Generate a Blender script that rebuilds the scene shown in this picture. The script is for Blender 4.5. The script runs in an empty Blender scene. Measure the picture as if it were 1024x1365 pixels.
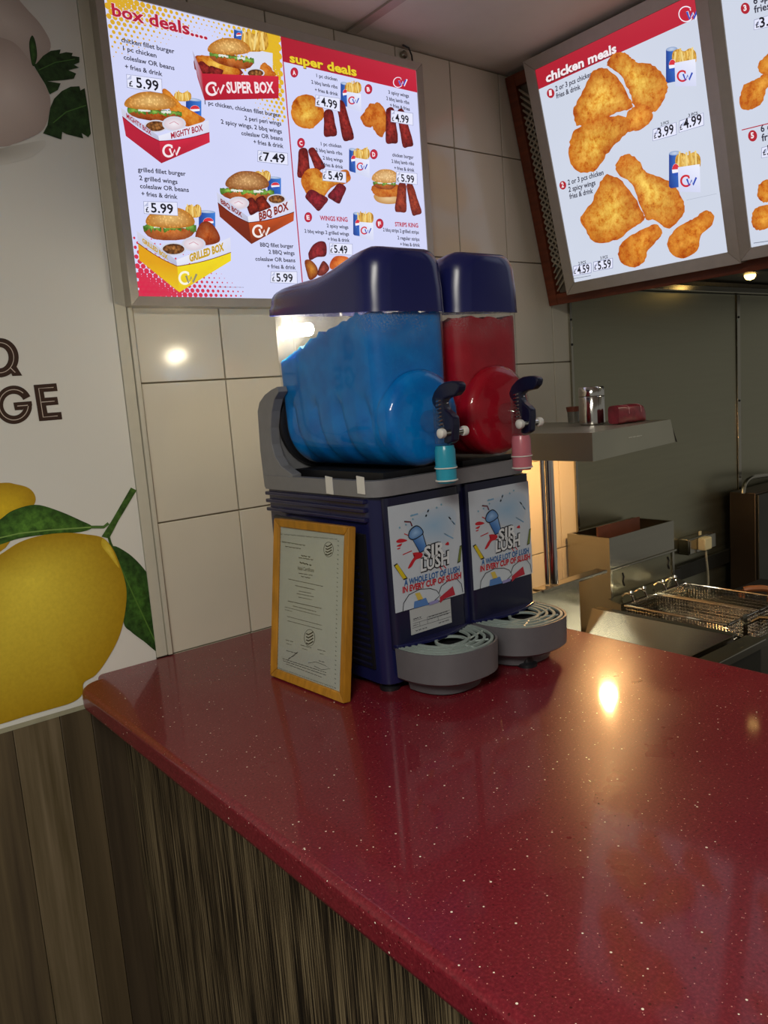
import bpy, bmesh, math, random
from mathutils import Vector, Matrix
random.seed(7)
PI = math.pi
SC = bpy.context.scene
COL = SC.collection
CZ = 1.545            # camera height; all z below are written relative to the camera
CT = -0.545           # counter top
YW = 1.687            # back wall plane
CEIL = 0.911

# ------------------------------------------------------------------ camera
YAW, PITCH, ROLL, FPX = 0.6603993274519293, -0.14564163919882372, -0.0757113066467458, 1051.7182
_f = Vector((math.cos(PITCH)*math.sin(YAW), math.cos(PITCH)*math.cos(YAW), math.sin(PITCH)))
_r = Vector((math.cos(YAW), -math.sin(YAW), 0)); _u = _r.cross(_f)
CR = _r*math.cos(ROLL) + _u*math.sin(ROLL); CU = -_r*math.sin(ROLL) + _u*math.cos(ROLL); CF = _f
cd = bpy.data.cameras.new('camera'); cam = bpy.data.objects.new('camera', cd); COL.objects.link(cam)
cd.sensor_fit = 'HORIZONTAL'; cd.sensor_width = 36; cd.lens = FPX/1024*36; cd.clip_start = .01; cd.clip_end = 60
m3 = Matrix((CR, CU, -CF)).transposed().to_4x4(); m3.translation = (0, 0, CZ); cam.matrix_world = m3
SC.camera = cam
def ray(x, y): return CR*((x-512)/FPX) - CU*((y-682.5)/FPX) + CF
def hit(x, y, n, d):
    r = ray(x, y); n = Vector(n); return r*(d/n.dot(r))
def XP(x, y, v): return hit(x, y, (1,0,0), v)
def YP(x, y, v): return hit(x, y, (0,1,0), v)
def ZP(x, y, v): return hit(x, y, (0,0,1), v)

# ------------------------------------------------------------------ light and exposure
w = bpy.data.worlds.new('world'); SC.world = w; w.use_nodes = True
w.node_tree.nodes['Background'].inputs[0].default_value = (1, .97, .88, 1)
w.node_tree.nodes['Background'].inputs[1].default_value = .19
vs = SC.view_settings; vs.view_transform = 'Standard'; vs.look = 'None'; vs.exposure = 0; vs.gamma = 1; vs.use_curve_mapping = False
SC.display_settings.display_device = 'sRGB'
try: SC.cycles.use_denoising = True
except Exception: pass
def area(name, loc, size, energy, col, rot=(0,0,0)):
    l = bpy.data.lights.new(name, 'AREA'); l.shape = 'RECTANGLE'; l.size, l.size_y = size; l.energy = energy; l.color = col
    o = bpy.data.objects.new(name, l); COL.objects.link(o); o.location = (loc[0], loc[1], loc[2]+CZ); o.rotation_euler = rot
    return o
area('ceiling_lamp_light_customer', (-.75, -.35, CEIL-.035), (1.1, .5), 58, (1, .96, .86))
area('kitchen_fill_light', (3.0, .1, CEIL-.035), (.6, .6), 26, (1, .9, .62))  # unseen fill without a fixture, raised and tinted to brighten the steel wall

# ------------------------------------------------------------------ materials
def lin(c):
    if isinstance(c, str):
        c = c.lstrip('#'); c = [int(c[i:i+2], 16)/255 for i in (0, 2, 4)]
    return tuple(x/12.92 if x <= .04045 else ((x+.055)/1.055)**2.4 for x in c)
def c4(c): return (*lin(c), 1)
MATS = {}
class NT:
    def __init__(s, name):
        s.m = bpy.data.materials.new(name); s.m.use_nodes = True; s.t = s.m.node_tree; s.b = s.t.nodes['Principled BSDF']; s.out = s.t.nodes['Material Output']
    def n(s, typ, **kw):
        nd = s.t.nodes.new(typ)
        for k, v in kw.items(): setattr(nd, k, v)
        return nd
    def l(s, a, b): s.t.links.new(a, b)
    def set(s, **kw):
        for k, v in kw.items(): s.b.inputs[k.replace('_', ' ')].default_value = v
    def coord(s, scale=(1,1,1), rot=(0,0,0)):
        tc = s.n('ShaderNodeTexCoord'); mp = s.n('ShaderNodeMapping'); mp.inputs['Scale'].default_value = scale; mp.inputs['Rotation'].default_value = rot
        s.l(tc.outputs['Object'], mp.inputs['Vector']); return mp.outputs['Vector']
    def noise(s, vec, scale, detail=4, rough=.55):
        nd = s.n('ShaderNodeTexNoise'); nd.inputs['Scale'].default_value = scale; nd.inputs['Detail'].default_value = detail; nd.inputs['Roughness'].default_value = rough
        s.l(vec, nd.inputs['Vector']); return nd.outputs['Fac']
    def ramp(s, fac, stops, interp='LINEAR'):
        r = s.n('ShaderNodeValToRGB'); e = r.color_ramp; e.interpolation = interp
        while len(e.elements) < len(stops): e.elements.new(.5)
        for el, (p, c) in zip(e.elements, stops): el.position = p; el.color = c if len(c) == 4 else (*c, 1)
        s.l(fac, r.inputs['Fac']); return r.outputs['Color']
    def bump(s, h, strength, dist=.002):
        b = s.n('ShaderNodeBump'); b.inputs['Strength'].default_value = strength; b.inputs['Distance'].default_value = dist
        s.l(h, b.inputs['Height']); s.l(b.outputs['Normal'], s.b.inputs['Normal'])
def mat(name, col, rough=.5, metal=0, var=.12, scale=30, stretch=(1,1,1), bump=0, spec=.5, rvar=0, **kw):
    if name in MATS: return MATS[name]
    t = NT(name); c = lin(col); v = t.coord(stretch); f = t.noise(v, scale)
    t.l(t.ramp(f, [(.25, tuple(x*(1-var) for x in c)), (.75, tuple(min(1, x*(1+var)) for x in c))]), t.b.inputs['Base Color'])
    t.set(Roughness=rough, Metallic=metal); t.b.inputs['Specular IOR Level'].default_value = spec
    if rvar: 
        t.l(t.ramp(f, [(.2, (rough-rvar,)*3), (.8, (rough+rvar,)*3)]), t.b.inputs['Roughness'])
    if bump: t.bump(f, bump)
    for k, val in kw.items(): t.b.inputs[k].default_value = val
    MATS[name] = t.m; return t.m
def emit(name, col, strength):
    if name in MATS: return MATS[name]
    t = NT(name); t.set(Roughness=.4); t.b.inputs['Base Color'].default_value = (.8, .8, .8, 1)
    t.b.inputs['Emission Color'].default_value = c4(col); t.b.inputs['Emission Strength'].default_value = strength
    MATS[name] = t.m; return t.m

# printed colour: the sheet's own colour is stored per vertex; lit = backlit panel
def print_mat(kind, lit):
    nm = 'print_' + kind + ('_backlit' if lit else '')
    if nm in MATS: return MATS[nm]
    t = NT(nm); a = t.n('ShaderNodeAttribute'); a.attribute_name = 'Col'; col = a.outputs['Color']
    v = t.coord()
    def mult(fac_stops, f):
        mx = t.n('ShaderNodeMix', data_type='RGBA', blend_type='MULTIPLY'); mx.inputs['Factor'].default_value = 1
        t.l(col, mx.inputs['A']); t.l(t.ramp(f, fac_stops), mx.inputs['B']); return mx.outputs['Result']
    if kind == 'fried':
        f = t.noise(v, 48, 10, .78)
        f2 = t.noise(v, 14, 3); col = mult([(.3, (.80, .62, .42)), (.5, (1, 1, 1)), (.7, (1.12, 1.15, 1.25))], f2)
        col = mult([(.34, (.50, .20, .06)), (.44, (.90, .60, .30)), (.53, (1.0, .98, .95)), (.66, (1.25, 1.3, 1.5)), (.78, (1.5, 1.6, 2.4))], f)
    elif kind == 'meat':
        f = t.noise(v, 110, 6, .7)
        col = mult([(.33, (.35, .2, .2)), (.5, (1, .9, .9)), (.66, (1.5, 1.4, 1.3)), (.75, (2.6, 2.6, 2.4))], f)
    elif kind == 'seed':
        vo = t.n('ShaderNodeTexVoronoi'); vo.inputs['Scale'].default_value = 190; t.l(v, vo.inputs['Vector'])
        col = mult([(.0, (1.45, 1.6, 1.9)), (.28, (1.3, 1.35, 1.5)), (.4, (1, 1, 1)), (1, (.9, .85, .8))], vo.outputs['Distance'])
    elif kind == 'bean':
        vo = t.n('ShaderNodeTexVoronoi'); vo.inputs['Scale'].default_value = 160; t.l(v, vo.inputs['Vector'])
        col = mult([(.0, (1.5, 1.45, 1.4)), (.35, (1, 1, 1)), (.7, (.35, .3, .3))], vo.outputs['Distance'])
    elif kind == 'strand':
        f = t.noise(t.coord((1, 1, .22)), 330, 2)
        col = mult([(.35, (.6, .42, .2)), (.5, (1, .95, .9)), (.65, (1.25, 1.25, 1.3))], f)
    elif kind == 'leaf':
        f = t.noise(v, 90, 5)
        col = mult([(.3, (.4, .45, .4)), (.5, (1, 1, 1)), (.7, (1.7, 1.6, 1.6))], f)
    elif kind == 'peel':
        f = t.noise(v, 140, 4); col = mult([(.3, (.93, .92, .9)), (.7, (1.05, 1.05, 1.05))], f)
    else:
        f = t.noise(v, 6, 2); col = mult([(.3, (.985, .985, .985)), (.7, (1.01, 1.01, 1.01))], f)
    if lit:
        t.b.inputs['Base Color'].default_value = (.02, .02, .02, 1); t.set(Roughness=.35); t.b.inputs['Specular IOR Level'].default_value = .3
        t.l(col, t.b.inputs['Emission Color']); t.b.inputs['Emission Strength'].default_value = 1.0
    else:
        t.l(col, t.b.inputs['Base Color']); t.set(Roughness=.45); t.b.inputs['Specular IOR Level'].default_value = .35
    MATS[nm] = t.m; return t.m

# ------------------------------------------------------------------ mesh helpers
class MB:
    def __init__(s): s.v = []; s.f = []; s.mi = []
    def add(s, vs, fs, mi=0):
        b = len(s.v); s.v += [Vector(p) for p in vs]; s.f += [tuple(i+b for i in f) for f in fs]; s.mi += [mi]*len(fs); return s
    def box(s, lo, hi, mi=0):
        x0, y0, z0 = lo; x1, y1, z1 = hi
        return s.add([(x0,y0,z0),(x1,y0,z0),(x1,y1,z0),(x0,y1,z0),(x0,y0,z1),(x1,y0,z1),(x1,y1,z1),(x0,y1,z1)],
                     [(0,3,2,1),(4,5,6,7),(0,1,5,4),(1,2,6,5),(2,3,7,6),(3,0,4,7)], mi)
    def hexa(s, p, mi=0):   # 8 corners, bottom ring then top ring
        return s.add(p, [(0,3,2,1),(4,5,6,7),(0,1,5,4),(1,2,6,5),(2,3,7,6),(3,0,4,7)], mi)
    def prism(s, poly, vec, mi=0):
        n = len(poly); vec = Vector(vec); a = [Vector(p) for p in poly]
        fs = [tuple(range(n))[::-1], tuple(range(n, 2*n))] + [(i, (i+1) % n, n+(i+1) % n, n+i) for i in range(n)]
        return s.add(a+[p+vec for p in a], fs, mi)
    def tube(s, pts, r, n=8, mi=0, cap=True):
        pts = [Vector(p) for p in pts]; rings = []; up = Vector((0, 0, 1))
        for i, p in enumerate(pts):
            t = (pts[min(i+1, len(pts)-1)]-pts[max(i-1, 0)]).normalized()
            a = t.cross(up)
            if a.length < .05: a = t.cross(Vector((1, 0, 0)))
            a.normalize(); b = t.cross(a).normalized(); up = b*-1 if abs(t.z) > .9 else Vector((0, 0, 1))
            rr = r[i] if isinstance(r, (list, tuple)) else r
            rings.append([p+a*math.cos(2*PI*k/n)*rr+b*math.sin(2*PI*k/n)*rr for k in range(n)])
        s.loft(rings, mi, cap); return s
    def loft(s, rings, mi=0, cap=True, closed=True):
        n = len(rings[0]); vs = [p for r in rings for p in r]; fs = []
        for j in range(len(rings)-1):
            for k in range(n if closed else n-1):
                k2 = (k+1) % n; fs.append((j*n+k, j*n+k2, (j+1)*n+k2, (j+1)*n+k))
        if cap: fs += [tuple(range(n))[::-1], tuple(range((len(rings)-1)*n, len(rings)*n))]
        return s.add(vs, fs, mi)
    def cyl(s, a, b, r, n=24, r2=None, mi=0): return s.tube([a, b], [r, r if r2 is None else r2], n, mi)
    def lathe(s, prof, c, n=32, axis='z', mi=0):   # prof: (r, h) along axis from c
        rings = []
        for r, h in prof:
            ring = []
            for k in range(n):
                a = 2*PI*k/n; x, y = r*math.cos(a), r*math.sin(a)
                d = {'z': (x, y, h), 'y': (x, h, y), 'x': (h, x, y)}[axis]; ring.append(Vector(c)+Vector(d))
            rings.append(ring)
        return s.loft(rings, mi)
def wloc(o):
    v = Vector((0, 0, 0))
    while o: v += o.location; o = o.parent
    return v
def build(name, mb, mats, parent=None, loc=None, bevel=0, seg=2, smooth=35, sub=0):
    """verts are camera-relative-z world coordinates"""
    me = bpy.data.meshes.new(name)
    base = (Vector(loc)+Vector((0, 0, CZ))) if loc is not None else (wloc(parent) if parent else Vector((0, 0, 0)))
    me.from_pydata([tuple(p+Vector((0, 0, CZ))-base) for p in mb.v], [], mb.f)
    if not isinstance(mats, (list, tuple)): mats = [mats]
    for m in mats: me.materials.append(m)
    for p, i in zip(me.polygons, mb.mi): p.material_index = i
    bm = bmesh.new(); bm.from_mesh(me)
    bmesh.ops.recalc_face_normals(bm, faces=bm.faces)
    if bevel:
        es = [e for e in bm.edges if e.is_manifold and e.calc_face_angle(0) > math.radians(30)]
        bm.normal_update(); n0 = [f.normal.copy() for f in bm.faces] if len(bm.faces) < 60 else []
        bmesh.ops.bevel(bm, geom=es, offset=bevel, segments=seg, affect='EDGES', profile=.5, clamp_overlap=True)
        if smooth:
            bm.normal_update()
            for f in bm.faces: f.smooth = not any(f.normal.dot(n) > .99995 for n in n0)      # the flat faces keep true flat normals
    bm.to_mesh(me); bm.free()
    if smooth:
        keep = [p.use_smooth for p in me.polygons]
        me.shade_smooth(); me.set_sharp_from_angle(angle=math.radians(smooth))
        if bevel: me.polygons.foreach_set('use_smooth', keep)
    o = bpy.data.objects.new(name, me); COL.objects.link(o)
    if parent: o.parent = parent; o.location = base-wloc(parent)
    else: o.location = base
    if sub:
        md = o.modifiers.new('subdivision', 'SUBSURF'); md.levels = md.render_levels = sub
    return o
def tag(o, label=None, cat=None, group=None, kind=None):
    if label: o['label'] = label
    if cat: o['category'] = cat
    if group: o['group'] = group
    if kind: o['kind'] = kind
    return o
def thing(name, label, cat, loc, group=None, kind=None):
    o = bpy.data.objects.new(name, None); COL.objects.link(o); o.location = Vector(loc)+Vector((0, 0, CZ)); o.empty_display_size = .05
    return tag(o, label, cat, group, kind)
def B(lo, hi): return MB().box(lo, hi)
def catmull(pts, n=6, closed=True):
    out = []; N = len(pts); P = [Vector((*p, 0)) if len(p) == 2 else Vector(p) for p in pts]
    for i in range(N if closed else N-1):
        g = (lambda k: P[k % N]) if closed else (lambda k: P[max(0, min(N-1, k))])
        a, b, c, d = g(i-1), g(i), g(i+1), g(i+2)
        for k in range(n):
            t = k/n; out.append(.5*((2*b)+(c-a)*t+(2*a-5*b+4*c-d)*t*t+(3*b-a-3*c+d)*t**3))
    if not closed: out.append(P[-1])
    return out

# ------------------------------------------------------------------ flat print on a plane
FONT_CACHE = {}
def glyphs(txt, off):
    k = (txt, off)
    if k in FONT_CACHE: return FONT_CACHE[k]
    cu = bpy.data.curves.new('lettering', 'FONT'); cu.body = txt; cu.size = 1; cu.resolution_u = 2; cu.offset = off
    ob = bpy.data.objects.new('lettering', cu); COL.objects.link(ob)
    bpy.context.view_layer.update()
    me = bpy.data.meshes.new_from_object(ob)
    vs = [(v.co.x, v.co.y) for v in me.vertices]; fs = [tuple(p.vertices) for p in me.polygons]
    bpy.data.objects.remove(ob); bpy.data.curves.remove(cu); bpy.data.meshes.remove(me)
    FONT_CACHE[k] = (vs, fs); return vs, fs
class Sheet:
    """collects flat coloured shapes given in photo pixels, laid on one plane"""
    def __init__(s, n, d, lit, step=.00012, base=.0005):
        s.n = Vector(n).normalized(); s.d = d; s.lit = lit; s.step = step; s.base = base; s.M = lambda x, y: (x, y); s.slant = 0; s.reset()
    def reset(s): s.v = []; s.c = []; s.f = []; s.m = []; s.kinds = []; s.lay = 0
    def frame(s, ox, oy, sc): s.M = lambda x, y: (ox+x/sc, oy+y/sc)
    def at(s, p, lay=None):
        x, y = s.M(*p); q = hit(x, y, s.n, s.d); lay = s.lay if lay is None else lay
        sign = -1 if s.n.dot(q) > 0 else 1
        return q + s.n*sign*(s.base+s.step*lay)
    def ki(s, kind):
        if kind not in s.kinds: s.kinds.append(kind)
        return s.kinds.index(kind)
    def raw(s, pts3, cols, faces, kind='flat'):
        b = len(s.v); s.v += pts3; s.c += cols; k = s.ki(kind)
        for f in faces: s.f.append(tuple(i+b for i in f)); s.m.append(k)
    def poly(s, pts, col, kind='flat', up=1):
        s.lay += up; n = len(pts); cs = [lin(c) for c in col] if isinstance(col, list) else [lin(col)]*n
        s.raw([s.at(p) for p in pts], cs, [tuple(range(n))], kind)
    def blob(s, pts, ce, cc, kind='flat', sm=5, jit=0, ctr=None, up=1):
        s.lay += up; P = catmull(pts, sm) if sm else [Vector((*p, 0)) for p in pts]; P = [(p.x, p.y) for p in P]
        cx = sum(p[0] for p in P)/len(P); cy = sum(p[1] for p in P)/len(P)
        if ctr: cx, cy = ctr
        if jit:
            rnd = random.Random(len(P)*7+int(cx)); P = [(x+rnd.uniform(-jit, jit), y+rnd.uniform(-jit, jit)) for x, y in P]
        n = len(P); e, c = lin(ce), lin(cc); v = []; cl = []; fs = []; R = 4
        for j in range(R):
            t = j/R
            for x, y in P: v.append(s.at((x+(cx-x)*t, y+(cy-y)*t))); cl.append(tuple(e[i]+(c[i]-e[i])*t for i in range(3)))
        v.append(s.at((cx, cy))); cl.append(c)
        for j in range(R-1):
            for k in range(n): fs.append((j*n+k, j*n+(k+1) % n, (j+1)*n+(k+1) % n, (j+1)*n+k))
        for k in range(n): fs.append(((R-1)*n+k, (R-1)*n+(k+1) % n, R*n))
        s.raw(v, cl, fs, kind)
    def ell(s, cx, cy, rx, ry, ce, cc=None, kind='flat', rot=0, n=28, up=1):
        c, sn = math.cos(rot), math.sin(rot)
        s.blob([(cx+rx*math.cos(a)*c-ry*math.sin(a)*sn, cy+rx*math.cos(a)*sn+ry*math.sin(a)*c) for a in [2*PI*k/n for k in range(n)]], ce, cc or ce, kind, 0, up=up)
    def line(s, pts, wd, col, up=1):
        s.lay += up; L = [Vector((*p, 0)) for p in pts]; v = []; n = len(L)
        for i, p in enumerate(L):
            t = (L[min(i+1, n-1)]-L[max(i-1, 0)]).normalized(); nn = Vector((-t.y, t.x, 0))*wd/2
            v += [(p+nn)[:2], (p-nn)[:2]]
        s.raw([s.at(p) for p in v], [lin(col)]*len(v), [(2*i, 2*i+1, 2*i+3, 2*i+2) for i in range(n-1)])
    def text(s, txt, a, b, h, col, off=.0, up=1, cap=.70):
        """a, b: left and right end of the baseline; h: capital height, all in the current pixel frame"""
        s.lay += up; vs, fs = glyphs(txt, off)
        if not vs: return
        x0 = min(v[0] for v in vs); x1 = max(v[0] for v in vs)
        pts = []
        for x, y in vs:
            t = (x-x0)/(x1-x0); yy = y/cap*h
            pts.append((a[0]+(b[0]-a[0])*t-yy*s.slant, a[1]+(b[1]-a[1])*t-yy))
        s.raw([s.at(p) for p in pts], [lin(col)]*len(pts), fs)
    def lines(s, rows, col='#2c2c3a', h=20, off=.02):
        L = s.lay
        for r in rows: s.lay = L; s.text(r[0], r[1], r[2], r[3] if len(r) > 3 else h, col, off)
    def para(s, parent, rows, h=20, off=.02, col='#2b2a3c', lay=2):
        s.lay = lay; s.lines(rows, col, h, off); return s.flush('printed_text', parent)
    def scrib(s, rows, col):
        """lines of print too small to read: rows of word-like dashes"""
        L = s.lay; rnd = random.Random(len(rows)+int(rows[0][0][0]))
        for a, b, h in rows:
            ln = math.hypot(b[0]-a[0], b[1]-a[1]); t = 0
            while t < ln:
                wl = min(ln-t, h*rnd.uniform(1.2, 4)); x0, x1 = t/ln, (t+wl)/ln; n = max(2, int(wl/h*1.6)); s.lay = L
                p = [(a[0]+(b[0]-a[0])*(x0+(x1-x0)*k/n), a[1]+(b[1]-a[1])*(x0+(x1-x0)*k/n)+(h*.22 if k % 2 else -h*.22)) for k in range(n+1)]
                s.line(p, h*.42, col); t += wl+h*.6
    def flush(s, name, parent, label=None):
        me = bpy.data.meshes.new(name); base = wloc(parent)
        me.from_pydata([tuple(p+Vector((0, 0, CZ))-base) for p in s.v], [], s.f)
        for k in s.kinds: me.materials.append(print_mat(k, s.lit))
        for p, i in zip(me.polygons, s.m): p.material_index = i
        at = me.color_attributes.new('Col', 'FLOAT_COLOR', 'POINT')
        for i, c in enumerate(s.c): at.data[i].color = (*c, 1)
        o = bpy.data.objects.new(name, me); COL.objects.link(o); o.parent = parent
        if label: o['label'] = label
        s.v = []; s.c = []; s.f = []; s.m = []; s.kinds = []
        return o

# ================================================================== materials used
M_tile = mat('glazed_cream_tile', '#d3ccba', .16, var=.05, scale=3, bump=.04)
M_grout = mat('grout', '#8f8672', .9, scale=60)
M_plaster = mat('painted_wall', '#b9b4a6', .8, scale=20)
M_ceil = mat('ceiling_panel', '#d6d0c4', .7, scale=8, var=.05)
M_steel = mat('brushed_steel', '#a29e90', .21, 1, .03, 3, (1, 1, 40), rvar=.03)
M_steelh = mat('brushed_steel_sheet', '#9a9781', .36, 1, .06, 2, (2, 2, 30), rvar=.05)
M_steeld = mat('dark_greasy_steel', '#4a4842', .45, 1, .25, 4)
M_alu = mat('satin_aluminium', '#b3aca0', .45, .6, .05, 40, (1, 1, 1))
M_chrome = mat('polished_steel', '#cfccc6', .12, 1, .05, 10)
M_black = mat('black_plastic', '#141418', .45, var=.2)
M_navy = mat('navy_plastic', '#181a42', .22, var=.06, scale=10, spec=.5)
M_navyd = mat('dark_navy_plastic', '#12132e', .3, var=.1, scale=10)
M_navyl = mat('navy_lid_plastic', '#1d2260', .26, var=.06, scale=8, spec=.6)
M_grey = mat('grey_plastic', '#77777a', .38, var=.06, scale=40)
M_greyd = mat('drip_tray_grey', '#5d5b5f', .42, var=.05, scale=40)
M_grille = mat('grille_grey_green', '#8b9894', .35, var=.05)
M_gold = mat('gold_oak_moulding', '#a8741f', .38, var=.25, scale=14, stretch=(6, 6, 1), spec=.5)
M_wood = mat('red_brown_wood', '#6a2f16', .45, var=.35, scale=10, stretch=(8, 1, 8))
M_white = mat('white_plastic', '#d8d6cf', .4, var=.04)
M_cream = mat('cream_plastic', '#c9bd97', .45, var=.08)

def counter_mat():
    t = NT('red_quartz_with_flecks'); v = t.coord()
    def flecks(scale, th, seed):
        vo = t.n('ShaderNodeTexVoronoi'); vo.inputs['Scale'].default_value = scale; t.l(t.coord((1, 1, 1), (seed, seed*.7, seed*1.3)), vo.inputs['Vector'])
        sz = t.n('ShaderNodeMath', operation='MULTIPLY'); sep = t.n('ShaderNodeSeparateColor'); t.l(vo.outputs['Color'], sep.inputs['Color'])
        pw = t.n('ShaderNodeMath', operation='POWER'); t.l(sep.outputs[0], pw.inputs[0]); pw.inputs[1].default_value = 5
        t.l(pw.outputs[0], sz.inputs[0]); sz.inputs[1].default_value = th
        lt = t.n('ShaderNodeMath', operation='LESS_THAN'); t.l(vo.outputs['Distance'], lt.inputs[0]); t.l(sz.outputs[0], lt.inputs[1]); return lt.outputs[0]
    base = t.ramp(t.noise(v, 260, 3), [(.3, lin('#5f1620')), (.55, lin('#6f1d27')), (.75, lin('#802932'))])
    f1, f2, f3 = flecks(120, .17, .3), flecks(300, .24, 1.1), flecks(190, .30, 2.2)
    def mixc(fac, a, col):
        mx = t.n('ShaderNodeMix', data_type='RGBA'); t.l(fac, mx.inputs['Factor']); t.l(a, mx.inputs['A']); mx.inputs['B'].default_value = c4(col); return mx.outputs['Result']
    c = mixc(f3, base, '#4a0c12'); c = mixc(f2, c, '#c98a80'); c = mixc(f1, c, '#f0e6d2')
    t.l(c, t.b.inputs['Base Color'])
    sc = t.noise(t.coord((30, 220, 1), (0, 0, .5)), 6, 3); sc2 = t.noise(t.coord((240, 26, 1), (0, 0, -.3)), 6, 3)
    ad = t.n('ShaderNodeMath', operation='ADD'); t.l(sc, ad.inputs[0]); t.l(sc2, ad.inputs[1]); t.bump(ad.outputs[0], .16, .0008)
    t.l(t.ramp(t.noise(v, 5, 4), [(.35, (.26,)*3), (.75, (.4,)*3)]), t.b.inputs['Roughness']); t.b.inputs['Specular IOR Level'].default_value = .14
    t.b.inputs['Coat Weight'].default_value = .45; t.b.inputs['Coat Roughness'].default_value = .075
    return t.m
M_counter = counter_mat()
def zebra_mat():
    t = NT('striped_wenge_laminate'); v = t.coord((1, 1, .012))
    a = t.noise(v, 330, 5, .6); b = t.noise(t.coord((1, 1, .03)), 34, 3)
    ad = t.n('ShaderNodeMath', operation='MULTIPLY_ADD'); t.l(b, ad.inputs[0]); ad.inputs[1].default_value = .35; t.l(a, ad.inputs[2])
    t.l(t.ramp(ad.outputs[0], [(.58, lin('#120e0a')), (.66, lin('#32291d')), (.72, lin('#665840')), (.82, lin('#85765a'))]), t.b.inputs['Base Color'])
    t.set(Roughness=.42); t.bump(ad.outputs[0], .15); return t.m
M_zebra = zebra_mat()
def plank_mat(i, c0, c1):
    t = NT('walnut_laminate_%s' % 'abcdefg'[i]); a = t.noise(t.coord((1, 1, .05), (0, 0, i*.3)), 18+3*i, 5, .6); b = t.noise(t.coord((1, 1, .02)), 120, 4)
    ad = t.n('ShaderNodeMath', operation='MULTIPLY_ADD'); t.l(b, ad.inputs[0]); ad.inputs[1].default_value = .3; t.l(a, ad.inputs[2])
    t.l(t.ramp(ad.outputs[0], [(.45, lin(c0)), (.85, lin(c1))]), t.b.inputs['Base Color']); t.set(Roughness=.45); return t.m
def clear_mat(name, tint, dew):
    t = NT(name); t.t.nodes.remove(t.b)
    tr = t.n('ShaderNodeBsdfTransparent'); tr.inputs[0].default_value = tint; gl = t.n('ShaderNodeBsdfGlossy'); gl.inputs['Roughness'].default_value = .06
    fr = t.n('ShaderNodeLayerWeight'); pw = t.n('ShaderNodeMath', operation='POWER'); t.l(fr.outputs['Facing'], pw.inputs[0]); pw.inputs[1].default_value = 4
    fa = t.n('ShaderNodeMath', operation='MULTIPLY_ADD'); t.l(pw.outputs[0], fa.inputs[0]); fa.inputs[1].default_value = .7; fa.inputs[2].default_value = .035
    mx = t.n('ShaderNodeMixShader'); t.l(fa.outputs[0], mx.inputs[0]); t.l(tr.outputs[0], mx.inputs[1]); t.l(gl.outputs[0], mx.inputs[2]); last = mx.outputs[0]
    if dew:
        df = t.n('ShaderNodeBsdfTranslucent'); df.inputs[0].default_value = (.85, .85, .85, 1); dg = t.n('ShaderNodeBsdfDiffuse'); dg.inputs[0].default_value = (.8, .8, .8, 1)
        m0 = t.n('ShaderNodeMixShader'); t.l(df.outputs[0], m0.inputs[1]); t.l(dg.outputs[0], m0.inputs[2])
        vo = t.n('ShaderNodeTexVoronoi'); vo.inputs['Scale'].default_value = 620; t.l(t.coord(), vo.inputs['Vector'])
        nz = t.noise(t.coord(), 14, 2); ml = t.n('ShaderNodeMath', operation='MULTIPLY')
        t.l(t.ramp(vo.outputs['Distance'], [(.22, (1, 1, 1)), (.45, (.18, .18, .18))]), ml.inputs[0]); t.l(t.ramp(nz, [(.35, (.12,)*3), (.65, (.75,)*3)]), ml.inputs[1])
        sx = t.n('ShaderNodeSeparateXYZ'); t.l(t.coord(), sx.inputs[0]); hi = t.ramp(sx.outputs['Z'], [(.625, (.02,)*3), (.69, (1, 1, 1))])
        mh = t.n('ShaderNodeMath', operation='MULTIPLY'); t.l(ml.outputs[0], mh.inputs[0]); t.l(hi, mh.inputs[1]); ml = mh
        m2 = t.n('ShaderNodeMixShader'); t.l(ml.outputs[0], m2.inputs[0]); t.l(last, m2.inputs[1]); t.l(m0.outputs[0], m2.inputs[2]); last = m2.outputs[0]
    t.l(last, t.out.inputs['Surface']); return t.m
M_clear = clear_mat('clear_polycarbonate', (.96, .97, .97, 1), False)
M_dew = clear_mat('clear_polycarbonate_with_dew', (.95, .96, .96, 1), True)
def slush_mat(name, c0, c1, ice):
    t = NT(name); a = t.noise(t.coord(), 22, 4); b = t.noise(t.coord(), 300, 3, .7)
    base = t.ramp(a, [(.3, lin(c0)), (.7, lin(c1))]); mx = t.n('ShaderNodeMix', data_type='RGBA'); t.l(t.ramp(b, [(.60, (0, 0, 0)), (.78, (.35,)*3)]), mx.inputs['Factor'])
    t.l(base, mx.inputs['A']); mx.inputs['B'].default_value = c4(ice); t.l(mx.outputs['Result'], t.b.inputs['Base Color'])
    t.set(Roughness=.4); t.b.inputs['Specular IOR Level'].default_value = .15; t.b.inputs['Subsurface Weight'].default_value = .2; t.b.inputs['Subsurface Scale'].default_value = .03; t.b.inputs['Subsurface Radius'].default_value = (.4, .8, 1) if 'blue' in name else (1, .3, .3)
    t.bump(b, .12); return t.m
M_blue = slush_mat('blue_ice_slush', '#0068bc', '#0086d8', '#4ab0e8')
M_red = slush_mat('red_ice_slush', '#9c0c20', '#b01428', '#d8606c')

# ================================================================== setting
fl = build('floor', B((-2.2, -2.6, -CZ-.05), (4.6, YW+.1, -CZ)), mat('floor_tile_grey', '#2f2b28', .4, scale=4)); tag(fl, 'grey floor of the takeaway shop', kind='structure')
ce = build('ceiling', B((-2.2, -2.6, CEIL), (4.6, YW+.1, CEIL+.05)), M_ceil, loc=(1, 0, CEIL)); tag(ce, 'dim off-white suspended ceiling above the menu boards', kind='structure')
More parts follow.
